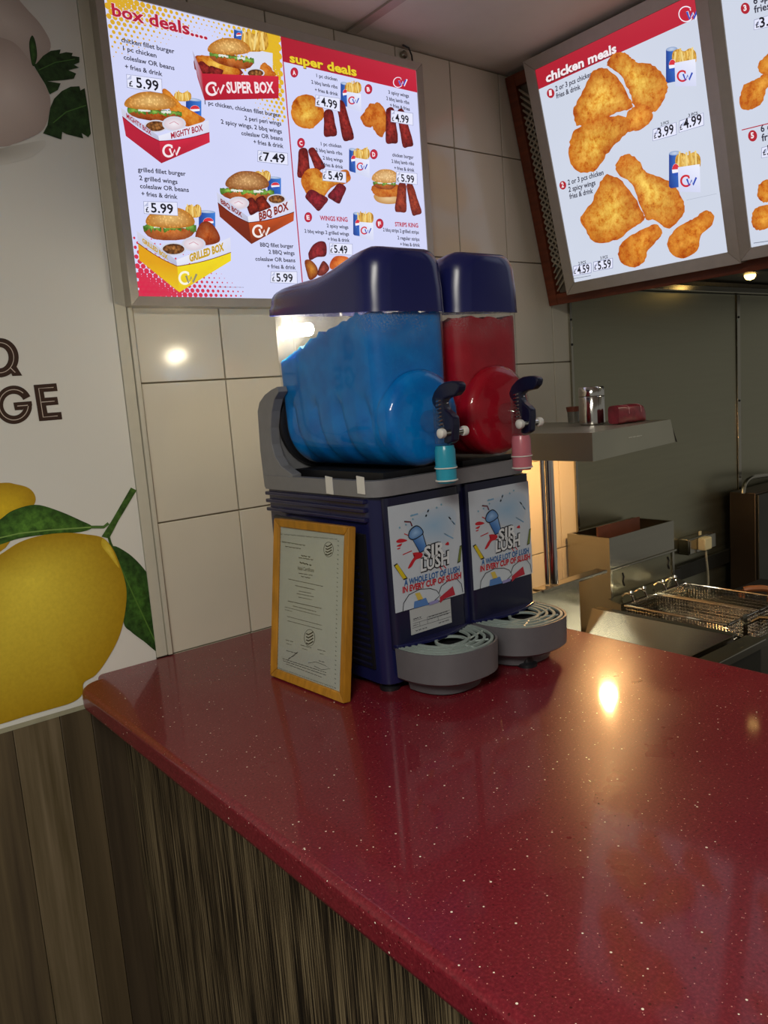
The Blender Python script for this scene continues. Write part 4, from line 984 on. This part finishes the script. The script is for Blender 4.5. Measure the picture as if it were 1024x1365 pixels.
for x, y in ((.865, 1.135), (1.19, 1.135), (.865, 1.44), (1.19, 1.44), (1.12, 1.02)):
    build('foot', MB().lathe([(.02, 0), (.02, .006), (.014, .010), (.014, .024 if y > 1.1 else .04)], (x, y, CT), 16), M_black, sm)
# posters
def poster(xc, ref):
    """ref: x offset in metres of this poster from the first"""
    yp = YF-.0012
    a_, b_, c_, d_ = YP(517.2, 677.3, yp), YP(610, 657.2, yp), YP(619.7, 789.5, yp), YP(529.9, 818.2, yp)
    x0_, x1_, z1_, z0_ = a_.x, b_.x+.002, (a_.z+b_.z)/2, (c_.z+d_.z)/2
    po = build('poster', B((x0_+ref, yp, z0_), (x1_+ref, yp+.001, z1_)), mat('glossy_poster_paper', '#b9c2cc', .25, var=.03), sm); tag(po, 'printed paper poster with slush cup and slogan')
    S = Sheet((0, 1, 0), yp, False, base=.0003, step=.00008); S.frame(510, 650, 4.876); S.lay = 0
    rd, bl = '#b8202c', '#2b5f9c'
    S.blob([(160, 240), (260, 160), (420, 120), (480, 180), (450, 320), (380, 360), (200, 330)], '#aebccb', '#8fb0cc')
    for p, wd in (([(180, 185), (230, 170)], 10), ([(430, 190), (470, 240)], 8), ([(300, 140), (280, 190)], 9), ([(400, 300), (460, 330)], 8)): S.line(p, wd, '#6f9cc0', up=0)
    S.blob([(90, 345), (120, 332), (160, 342), (130, 356), (95, 358)], rd, rd); S.blob([(90, 380), (125, 362), (115, 382)], rd, rd, up=0); S.line([(95, 400), (115, 392)], 7, rd, up=0)
    S.blob([(165, 520), (185, 480), (210, 440), (195, 425), (235, 420), (260, 430), (250, 455), (215, 470), (190, 510), (170, 526)], rd, rd)
    S.line([(130, 436), (190, 410)], 6, rd); S.line([(140, 300), (170, 312)], 6, rd); S.blob([(405, 370), (425, 352), (430, 372)], rd, rd); S.line([(370, 515), (385, 535)], 6, rd); S.line([(395, 505), (412, 525)], 6, rd)
    for cx_, cy_ in ((190, 180), (150, 240), (110, 260), (195, 205), (380, 110), (350, 130)): S.ell(cx_, cy_, 6, 7, '#6f9cb4', n=8, up=0)
    # slush cup
    S.lay = 8; S.poly([(190, 335), (262, 300), (292, 400), (240, 425)], '#15181f'); S.poly([(195, 337), (258, 306), (286, 398), (242, 419)], ['#3f6fae', '#7aa4d6', '#4d7fc0', '#2f5a9a'])
    S.blob([(165, 322), (175, 275), (215, 245), (250, 262), (262, 300), (200, 340)], '#15181f', '#15181f'); S.blob([(170, 320), (180, 280), (215, 252), (246, 266), (256, 298), (200, 333)], '#5580b4', '#8fb4dc')
    S.line([(190, 250), (178, 222), (138, 220)], 9, '#1a1d28'); S.line([(189, 246), (178, 224), (142, 222)], 4, '#8a2430')
    # yellow straws
    for q in ([(70, 505), (92, 490), (162, 590), (135, 600)], [(500, 378), (513, 372), (505, 480), (484, 492)]): S.lay = 8; S.poly(q, '#26261a'); c0 = (sum(p[0] for p in q)/4, sum(p[1] for p in q)/4); S.poly([(c0[0]+(p[0]-c0[0])*.82, c0[1]+(p[1]-c0[1])*.88) for p in q], '#c9b41c' if q[0][0] < 200 else '#6f7c3a')
    # cup domes along the bottom
    S.lay = 8; dm = [(130, 808), (135, 750), (170, 695), (240, 660), (310, 655), (350, 668), (372, 700), (330, 740), (240, 772)]
    S.line(dm, 4, '#1c1e26'); S.poly([(205, 740), (280, 715), (300, 760), (200, 785)], '#4f78b4'); S.poly([(208, 688), (240, 680), (262, 722), (230, 735)], '#c8b050', up=0)
    S.line([(362, 690), (380, 640), (430, 600), (480, 592), (510, 625), (520, 680)], 4, '#1c1e26', up=0); S.poly([(370, 712), (455, 640), (470, 695), (400, 722), (372, 750)], '#a82838', up=0); S.poly([(300, 745), (360, 725), (362, 745), (302, 765)], '#8a86b8', up=0)
    # lettering
    S.lay = 11
    for col_, off in (('#15171e', .09), ('#cfd4d8', .03)):
        S.text('SIR', (266, 470), (402, 425), 82, col_, off); S.lay -= 1; S.text('LUSH', (246, 545), (430, 490), 80, col_, off)
    S.lay = 11; S.text('A WHOLE LOT OF LUSH', (138, 638), (498, 545), 38, bl, .03); S.lay = 11; S.text('IN EVERY CUP OF SLUSH', (128, 684), (508, 586), 38, rd, .04)
    for v in S.v: v.x += ref
    S.flush('printed_artwork', po)
poster(.9445, 0); poster(1.1435, .1995)
# rating plate sticker below the first poster
yp = YF-.001; a_ = YP(547, 822, yp); b_ = YP(601, 806, yp); c_ = YP(549, 846, yp)
stk = build('rating_sticker', B((a_.x, yp, c_.z-.001), (b_.x, yp+.0009, a_.z+.012)), mat('sticker_grey', '#a9acae', .35, var=.03), sm); tag(stk, 'grey data sticker with small print')
S = Sheet((0, 1, 0), yp, False, base=.0002, step=.0001); S.frame(540, 770, 5.689); S.lay = 0
for p in ([(60, 330), (130, 308)], [(170, 298), (340, 245)], [(60, 350), (345, 262)], [(55, 385), (350, 295)], [(168, 300), (172, 345)], [(110, 335), (114, 368)], [(250, 300), (252, 325)]): S.line(p, 2.5, '#3a3d44', up=0)
S.scrib([((62, 316), (120, 298), 13), ((60, 366), (98, 354), 9), ((175, 318), (330, 270), 8), ((180, 300), (320, 256), 8), ((80, 404), (165, 378), 11), ((255, 344), (338, 318), 11)], '#23252c')
S.flush('printed_text', stk)
# small lamp shining inside the back of the blue tank
lp = MB().tube([(.895, 1.412, .146), (.895, 1.407, .146), (.895, 1.352, .143), (.895, 1.347, .143)], [.008, .013, .013, .008], 12)
tag(build('tank_lamp', lp, emit('tank_lamp_glow', '#ffeecb', 110), sm), 'bright lamp shining inside the tank')

# ================================================================== framed certificate leaning on the machine
LIFT = Vector((0, 0, .0026))
FA, FB = ZP(360, 902, CT)+LIFT, ZP(457.8, 940, CT)+LIFT
eu = (FB-FA).normalized(); ev = Vector((.0427, -.0013, .3182)).normalized(); FW, FH = (FB-FA).length, .3205
nn = eu.cross(ev).normalized()
if nn.x > 0: nn = -nn
cf = thing('certificate_frame', 'gold wooden picture frame with a certificate leaning against the slush machine', 'picture frame', (FA+FB)/2)
def fp(u, v, o=0): return FA+eu*u+ev*v+nn*o
fwid = .0165
ins = [fp(fwid, FH-fwid), fp(FW-fwid, FH-fwid), fp(FW-fwid, fwid), fp(fwid, fwid)]; ous = [fp(0, FH), fp(FW, FH), fp(FW, 0), fp(0, 0)]
for i in range(4):
    j = (i+1) % 4; bk_ = nn*-.018
    build('frame_rail', MB().hexa([ins[i]+bk_, ins[j]+bk_, ous[j]+bk_, ous[i]+bk_, ins[i]-nn*.003, ins[j]-nn*.003, ous[j], ous[i]]), M_gold, cf, bevel=.002)
pb = MB().hexa([p-nn*.014 for p in ins]+[p-nn*.007 for p in ins]); pap = build('certificate_paper', pb, mat('certificate_paper', '#b4b8b0', .5, var=.03), cf)
build('glass_pane', MB().hexa([p-nn*.0058 for p in ins]+[p-nn*.0052 for p in ins]), M_clear, cf)
S = Sheet(nn, nn.dot(fp(0, 0, -.007)), False, base=.0002, step=.0001); S.frame(350, 680, 5.054); S.lay = 0; INK = '#23262a'
S.text('Halal Certificate', (238, 402), (348, 418), 26, INK, .0)
S.lay = 0
S.scrib([((132, 212), (288, 238), 11), ((155, 244), (258, 260), 11), ((252, 352), (330, 372), 16), ((176, 464), (408, 514), 9), ((222, 508), (352, 536), 10), ((246, 545), (332, 562), 8), ((232, 562), (346, 584), 8), ((244, 586), (332, 604), 8),
         ((172, 612), (398, 662), 10), ((206, 645), (362, 684), 9), ((152, 652), (388, 712), 7), ((152, 670), (200, 682), 7), ((168, 716), (400, 776), 8), ((170, 745), (402, 806), 8), ((158, 874), (208, 888), 8), ((162, 898), (198, 908), 6),
         ((258, 908), (330, 928), 8), ((268, 932), (304, 942), 6), ((372, 938), (424, 952), 8), ((386, 966), (412, 972), 6), ((162, 946), (236, 966), 8), ((380, 1014), (420, 1026), 8), ((136, 1000), (428, 1094), 8), ((140, 1014), (428, 1112), 8), ((160, 1036), (400, 1126), 7)], INK)
S.lay = 0
S.scrib([((245, 320), (342, 335), 12), ((262, 306), (322, 316), 14), ((245, 425), (338, 440), 10), ((262, 446), (322, 458), 12)], '#3a3e42')
for cx_, cy_, s_ in ((446, 265, 1), (318, 860, 1.12)):     # striped oval emblem
    S.lay = 1; S.line(arc(cx_, cy_, 32*s_, 50*s_, 0, 2*PI, 20), 3, '#3a3e42')
    for k in range(4): S.lay = 1; y_ = cy_-28*s_+k*19*s_; S.line([(cx_-20*s_, y_+2), (cx_-8*s_, y_+9*s_), (cx_+8*s_, y_+2), (cx_+22*s_, y_-8*s_)], 7*s_, '#1f2226')
S.lay = 1; S.line([(170, 1010), (200, 985), (240, 955), (215, 980), (175, 1000)], 2.5, INK); S.line([(310, 1030), (360, 1022), (420, 1045), (458, 1068), (400, 1075), (350, 1050)], 2.5, INK)
L_ = S.lay
for k in range(34):                                   # dotted ornamental border
    S.lay = L_; t = k/33; S.line([(118-22*t, 150+935*t), (126-22*t, 156+935*t)], 5, '#6f7672'); S.lay = L_; S.line([(508-22*t, 205+1020*t), (516-22*t, 212+1020*t)], 5, '#6f7672')
S.scrib([((118, 160), (505, 196), 14), ((118, 1082), (480, 1210), 16), ((112, 1064), (478, 1192), 10)], '#868c88')
S.flush('printed_text', pap)

# ================================================================== heated gantry over the chip scuttle
gy0, gy1 = 1.14, YW-.004
GX0, GX1, GZ, GB = 1.51, 1.925, -.120, -.187
gt = thing('heated_gantry', 'stainless steel heat lamp gantry with slanted shelf and round post', 'gantry', (1.668, 1.405, -.55))
M_satin = mat('satin_steel', '#a8a698', .42, .9, .05, 6)
ye = lambda x: gy0+(x-GX0)*.14
build('shelf_top', MB().hexa([(GX0, gy0, GZ-.003), (GX1, ye(GX1), GZ-.003), (GX1, gy1, GZ-.003), (GX0, gy1, GZ-.003), (GX0, gy0, GZ), (GX1, ye(GX1), GZ), (GX1, gy1, GZ), (GX0, gy1, GZ)]), M_satin, gt)
build('shelf_front', MB().box((GX0-.002, gy0, GB), (GX0, gy1, GZ)), M_satin, gt)
build('shelf_end', MB().hexa([(GX0-.002, gy0-.002, GB), (GX1+.032, ye(GX1+.032)-.002, GB+.004), (GX1+.032, ye(GX1+.032), GB+.004), (GX0-.002, gy0, GB), (GX0-.002, gy0-.002, GZ+.0005), (GX1, ye(GX1)-.002, GZ+.0005), (GX1, ye(GX1), GZ+.0005), (GX0-.002, gy0, GZ+.0005)]), M_satin, gt)
M_antireflect = mat('dark_antireflection', '#2b2824', .8, 0, .2, 20)  # dark matte colour added to kill stray reflections of the heat lamp
build('shelf_back', MB().hexa([(GX1+.032, ye(GX1), GB+.004), (GX1+.034, ye(GX1), GB+.004), (GX1+.034, gy1, GB+.004), (GX1+.032, gy1, GB+.004), (GX1, ye(GX1), GZ), (GX1+.002, ye(GX1), GZ), (GX1+.002, gy1, GZ), (GX1, gy1, GZ)]), M_antireflect, gt)
build('antireflection_plate', MB().hexa([(GX0+.001, gy0+.002, GZ-.007), (GX1-.002, ye(GX1)+.002, GZ-.007), (GX1-.002, gy1, GZ-.007), (GX0+.001, gy1, GZ-.007), (GX0+.001, gy0+.002, GZ-.0035), (GX1-.002, ye(GX1)+.002, GZ-.0035), (GX1-.002, gy1, GZ-.0035), (GX0+.001, gy1, GZ-.0035)]), M_antireflect, gt)  # added unseen plate that stops the lamp mirroring in the shelf underside
build('post', MB().cyl((1.668, 1.405, -.548), (1.668, 1.405, GZ-.0075), .0125, 24), M_chrome, gt)
build('post', MB().cyl((1.648, 1.412, -.548), (1.648, 1.412, GZ-.0075), .006, 16), M_chrome, gt)
bulb = MB().lathe([(.001, -.026), (.014, -.022), (.022, -.010), (.024, 0), (.020, .012), (.012, .022), (.011, .036)], (1.826, 1.353, -.182), 20)
tag(build('heat_lamp', bulb, emit('heat_lamp_glow', '#ffc27c', 430), gt), 'glowing warm heat lamp under the shelf')
S = Sheet((-.14, 1, 0), (Vector((-.14, 1, 0)).normalized()).dot(Vector((GX0-.002, gy0-.0028, 0))), False, base=.0006); S.frame(700, 500, 4.6545); S.lay = 0
S.scrib([((642, 388), (722, 375), 8)], '#d8d8d0'); S.flush('printed_badge', gt)
# things on the shelf
def onshelf(px, py): return ZP(px, py, GZ+.0004)
p = onshelf(790, 566); cn = thing('steel_canister', 'cylindrical stainless steel canister with lid on the gantry shelf', 'canister', p)
build('canister_body', MB().lathe([(.031, 0), (.0345, .003), (.0345, .074), (.0335, .076)], p, 36), M_chrome, cn)
build('canister_lid', MB().lathe([(.0325, .0765), (.0345, .078), (.0345, .098), (.032, .102), (.001, .1035)], p, 36), M_chrome, cn)
p = onshelf(765, 563.5); gj = thing('glass_tumbler', 'small glass with a brown rim left of the steel canister', 'glass', p)
build('glass_wall', MB().lathe([(.016, 0), (.018, .034), (.0165, .034), (.0145, .003)], p, 20), mat('cloudy_glass', '#8f8c80', .15, var=.05, **{'Transmission Weight': .6}), gj)
build('brown_rim', MB().lathe([(.0185, .033), (.021, .047), (.0185, .047), (.0165, .033)], p, 20), mat('brown_rim', '#6d3522', .5), gj)
p = onshelf(834, 564); pk = MB()
rings = []
for k in range(9):
    t = k/8; w_ = .024*(math.sin(PI*min(1, .12+t*.9)))**.4*(1-.45*max(0, t-.75)/.25) + .001; hh = .050*(1 if t < .7 else 1-.65*(t-.7)/.3)
    rings.append([p+Vector((-.052+.145*t, w_*math.copysign(abs(math.cos(a_))**.45, math.cos(a_)), hh*(.5+.5*math.copysign(abs(math.sin(a_))**.45, math.sin(a_))*(.95+.05*math.sin(k*2.1))))) for a_ in [2*PI*q_/16 for q_ in range(16)]])
pk.loft(rings)
rp = thing('red_packet', 'crinkled red plastic packet lying beside the steel canister', 'packet', p+Vector((.01, 0, 0)))
build('wrapper', pk, mat('red_film', '#7a2430', .35, var=.45, scale=45, bump=.6), rp)
for k in (2, 5): build('seam', MB().tube([q_+Vector((0, 0, .0006)) for q_ in rings[k][:9]], .0009, 5), mat('pale_red_seam', '#c47a7c', .4), rp)

# chip scuttle
cs = thing('chip_scuttle', 'long stainless steel chip scuttle tub behind the counter', 'chip scuttle', (1.6, 1.15, -CZ))
ZT = -.65
build('long_wall', MB().hexa([(1.69, .97, -.86), (1.693, .97, -.86), (1.693, 1.388, -.86), (1.69, 1.388, -.86), (1.812, .97, ZT), (1.815, .97, ZT), (1.815, 1.388, ZT), (1.812, 1.388, ZT)]), M_steel, cs)
build('rim', B((1.812, .97, ZT-.003), (1.838, 1.388, ZT)), M_steel, cs, bevel=.001)
build('tub_floor', B((1.40, .97, -.863), (1.803, 1.388, -.86)), M_steel, cs)
build('end_wall', B((1.40, .966, -.86), (1.812, .969, ZT)), M_steel, cs)
build('side_wall', B((1.397, .966, -.86), (1.40, 1.388, ZT-.02)), M_steel, cs)
build('end_apron', B((1.397, .898, ZT-.02), (1.838, .948, ZT)), M_steel, cs, bevel=.002)
build('cabinet', B((1.40, .905, -CZ), (1.83, 1.40, -.864)), M_steeld, cs)
build('apron_support', B((1.405, .905, -.8635), (1.825, .943, ZT-.0205)), M_steeld, cs)
build('back_splash', B((1.397, 1.389, -.86), (1.757, 1.392, -.552)), M_steel, cs)
build('back_rail', B((1.600, 1.385, -.5605), (1.885, 1.425, -.5505)), M_steel, cs, bevel=.003)

# fryer with rear upstand
fx0, fx1, fy = 2.055, 2.42, 1.50
fr = thing('deep_fryer', 'stainless steel deep fryer with tall rear box against the wall', 'fryer', (2.24, 1.33, -CZ))
build('cabinet', B((fx0, 1.02, -CZ), (fx1, 1.665, -.84)), M_steel, fr)
ub = MB()
ub.box((fx0, fy, -.84), (fx0+.012, 1.665, -.497)); ub.box((fx1-.012, fy, -.84), (fx1, 1.665, -.497)); ub.box((fx0+.012, fy, -.60), (fx1-.012, fy+.004, -.497)); ub.box((fx0+.012, 1.653, -.84), (fx1-.012, 1.665, -.497)); ub.box((fx0+.012, fy+.004, -.60), (fx1-.012, 1.653, -.59))
build('rear_box', ub, M_steel, fr)
build('front_lip', B((fx0-.004, fy-.006, -.604), (fx1+.006, fy-.0005, -.598)), M_steel, fr, bevel=.001)
build('lower_panel', B((fx0+.012, fy+.004, -.84), (fx1-.012, fy+.008, -.601)), M_steelh, fr)
for px, py in ((831, 772), (891, 750)):
    q = YP(px, py, fy+.004); build('slot', MB().tube([q+Vector((-.004, -.001, .022)), q+Vector((.002, -.001, .008)), q+Vector((-.003, -.001, -.006)), q+Vector((.004, -.001, -.022))], .0028, 6), M_black, fr)
pL_, pR_ = YP(797, 703, 1.545), YP(853, 689, 1.545)
build('splash_plate', MB().hexa([(pL_.x, 1.545, -.588), (pR_.x, 1.545, -.588), (pR_.x, 1.551, -.588), (pL_.x, 1.551, -.588), (pL_.x, 1.545, pL_.z), (pR_.x, 1.545, pR_.z), (pR_.x, 1.551, pR_.z), (pL_.x, 1.551, pL_.z)]), mat('burnt_brown_steel', '#4a2a20', .5, .3, .3, 12), fr)
vat = MB(); vat.box((fx0, 1.02, -.84), (fx0+.012, fy, -.735)); vat.box((fx1-.012, 1.02, -.84), (fx1, fy, -.735)); vat.box((fx0+.012, 1.02, -.84), (fx1-.012, 1.032, -.735))
build('vat_rim', vat, M_steel, fr)
build('oil', B((fx0+.012, 1.032, -.84), (fx1-.012, fy, -.83)), mat('dark_frying_oil', '#2a1606', .08, var=.1), fr)
hb = MB().hexa([(fx0-.02, 1.45, -.735), (fx1-.02, 1.45, -.735), (fx1-.02, 1.498, -.735), (fx0-.02, 1.498, -.735), (fx0-.02, 1.45, -.70), (fx1-.02, 1.45, -.70), (fx1-.02, 1.498, -.69), (fx0-.02, 1.498, -.69)])
build('hanger_bar', hb, M_steel, fr)
def basket(x0_, x1_, label):
    y0_, y1_, z1_, z0_ = 1.10, 1.432, -.700, -.80
    t = thing('fry_basket', label, 'fry basket', ((x0_+x1_)/2, (y0_+y1_)/2, z0_), 'wire baskets over the fryer')
    rim = [(x0_, y0_, z1_), (x1_, y0_, z1_), (x1_, y1_, z1_), (x0_, y1_, z1_)]
    build('rim', MB().tube(rim+[rim[0]], .0042, 8), M_chrome, t)
    wm = MB(); st = .0095; r = .0012; tx, ty = .012, .016
    def wire(a, b): wm.tube([a, b], r, 4, cap=False)
    nx, ny, nz = int((x1_-x0_)/st), int((y1_-y0_)/st), int((z1_-z0_)/st)
    for i in range(nx+1):
        x = x0_+(x1_-x0_)*i/nx
        for yy in (y0_, y1_): wire((x, yy, z0_), (x, yy, z1_))
        wire((x, y0_, z0_), (x, y1_, z0_))
    for j in range(ny+1):
        y = y0_+(y1_-y0_)*j/ny
        for xx in (x0_, x1_): wire((xx, y, z0_), (xx, y, z1_))
        wire((x0_, y, z0_), (x1_, y, z0_))
    for k in range(nz):
        z = z0_+(z1_-z0_)*k/nz
        wire((x0_, y0_, z), (x1_, y0_, z)); wire((x0_, y1_, z), (x1_, y1_, z)); wire((x0_, y0_, z), (x0_, y1_, z)); wire((x1_, y0_, z), (x1_, y1_, z))
    tag(build('wire_mesh', wm, M_chrome, t, smooth=0), kind='stuff')
    xm_ = (x0_+x1_)/2
    for dx in (-.035, .035):
        build('hook', MB().tube(catmull([(xm_+dx, y1_, z1_), (xm_+dx, y1_+.012, z1_+.022), (xm_+dx, y1_+.03, z1_+.024), (xm_+dx, y1_+.045, z1_+.014)], 4, False), .0035, 8), M_chrome, t)
        build('hook_ball', MB().lathe([(.001, -.008), (.006, -.006), (.008, 0), (.006, .006), (.001, .008)], (xm_+dx, y1_+.012, z1_+.03), 12), M_chrome, t)
    build('front_plate', B((xm_-.012, y0_-.006, z0_+.01), (xm_+.012, y0_-.0045, z1_+.012)), M_steel, t)
    build('handle', MB().tube([(xm_, y0_-.005, z1_-.02), (xm_, y0_-.05, z1_+.01), (xm_, y0_-.17, z1_+.03)], [.004, .006, .009], 8), M_steel, t)
basket(2.032, 2.20, 'wire fry basket on the left, nearer the red counter'); basket(2.212, 2.375, 'wire fry basket on the right, nearer the socket')
# covered neighbour fryer
f2 = thing('covered_fryer', 'dark steel covered fryer at the right behind the wire baskets', 'fryer', (2.64, 1.25, -CZ))
build('cabinet', B((2.44, 1.06, -CZ), (2.86, 1.42, -.80)), M_steeld, f2); build('cover', B((2.44, 1.06, -.799), (2.86, 1.42, -.78)), mat('dark_cover', '#2a2a2c', .4, .6), f2, bevel=.004)
build('cover_handle', MB().tube(catmull([(2.50, 1.30, -.779), (2.50, 1.30, -.735), (2.52, 1.27, -.725), (2.56, 1.24, -.735), (2.56, 1.24, -.779)], 4, False), .011, 8), mat('brown_grip', '#7a4a2a', .5), f2)
# tall steel cabinet and tube handle
tc = thing('steel_cabinet', 'tall dark steel cabinet with a bent tube handle at the right edge', 'cabinet', (3.35, 1.6, -CZ))
build('cabinet_body', B((3.10, 1.556, -CZ), (3.75, 1.665, -.497)), mat('brown_black_steel', '#4a4036', .42, .85, .2, 3), tc, bevel=.003); build('cabinet_door', B((3.106, 1.545, -CZ+.1), (3.74, 1.5555, -.505)), M_steeld, tc, bevel=.002)
build('tube_handle', MB().tube(catmull([YP(991, 658, 1.60), YP(993, 646, 1.60), YP(1000, 638, 1.60), YP(1012, 634.5, 1.60), YP(1040, 632, 1.60), YP(1060, 632, 1.60), YP(1066, 640, 1.60), YP(1068, 656, 1.60)], 4, False), .009, 10), M_steel, tc)
# wall trunking and socket
tz0, tz1 = YP(905, 778, YW-.04).z, YP(905, 758, YW-.04).z
tag(build('wall_trunking', B((2.45, YW-.04, tz0), (2.70, YW-.002, tz1)).box((2.7, YW-.02, tz0), (4.0, YW-.002, tz1)), M_steeld, loc=(3, YW-.02, tz0), bevel=.002), 'dark metal trunking on the wall below the socket', 'trunking')
q0, q1 = YP(920, 741, YW-.05), YP(950, 712, YW-.05)
sk = thing('wall_socket', 'metal wall socket with a cream plug and hanging cable', 'socket', ((q0.x+q1.x)/2, YW, q0.z))
build('back_box', B((q0.x, YW-.045, q0.z), (q1.x+.03, YW-.002, q1.z+.005)), M_steel, sk, bevel=.003)
build('face_plate', B((q0.x+.004, YW-.049, q0.z+.004), (q1.x+.026, YW-.0455, q1.z+.001)), M_steel, sk, bevel=.001)
pg = build('plug', B((q0.x+.055, YW-.082, q0.z+.012), (q0.x+.108, YW-.0495, q0.z+.062)), M_cream, sk, bevel=.006)
build('switch_rocker', B((q0.x+.065, YW-.053, q0.z+.07), (q0.x+.08, YW-.0495, q0.z+.085)), M_cream, sk)
cx_ = q0.x+.08; build('flex', MB().tube(catmull([(cx_, YW-.07, q0.z+.012), (cx_+.004, YW-.07, q0.z-.03), (cx_+.016, YW-.068, q0.z-.09), (cx_+.020, YW-.066, q0.z-.16), (cx_+.02, YW-.066, q0.z-.3)], 5, False), .0042, 8), mat('grey_flex', '#a59c86', .5), sk)
# extractor hood
hd = thing('extractor_hood', 'dark steel extractor hood above the fryer behind the tilted boards', 'hood', (3.2, 1.2, .33))
build('hood_shell', B((2.25, .75, .345), (4.4, YW-.004, CEIL-.003)), M_steeld, hd)
build('wall_rail', B((2.15, YW-.03, .303), (4.4, YW-.002, .325)), M_steel, hd, bevel=.002)
build('drip_edge', B((2.25, .75, .322), (4.4, .765, .3445)), M_steel, hd)
build('cross_rail', B((2.25, 1.35, .322), (4.4, 1.37, .3445)), M_steeld, hd)
q = ZP(1000, 366, .345)
tag(build('hood_lamp', MB().lathe([(.02, 0), (.02, -.006), (.014, -.016), (.001, -.02)], (q.x, q.y, .3445), 18), emit('hood_lamp_glow', '#ffd27a', 8), hd), 'small yellow lamp')
# ceiling light on the customer side
cg = thing('ceiling_light', 'square recessed ceiling light above the customers', 'ceiling light', (-.75, -.35, CEIL-.03))
build('frame', B((-1.33, -.63, CEIL-.02), (-.17, -.07, CEIL-.001)), M_white, cg); build('diffuser', B((-1.30, -.60, CEIL-.028), (-.20, -.10, CEIL-.0205)), emit('ceiling_diffuser', '#fff6e4', 1.5), cg)
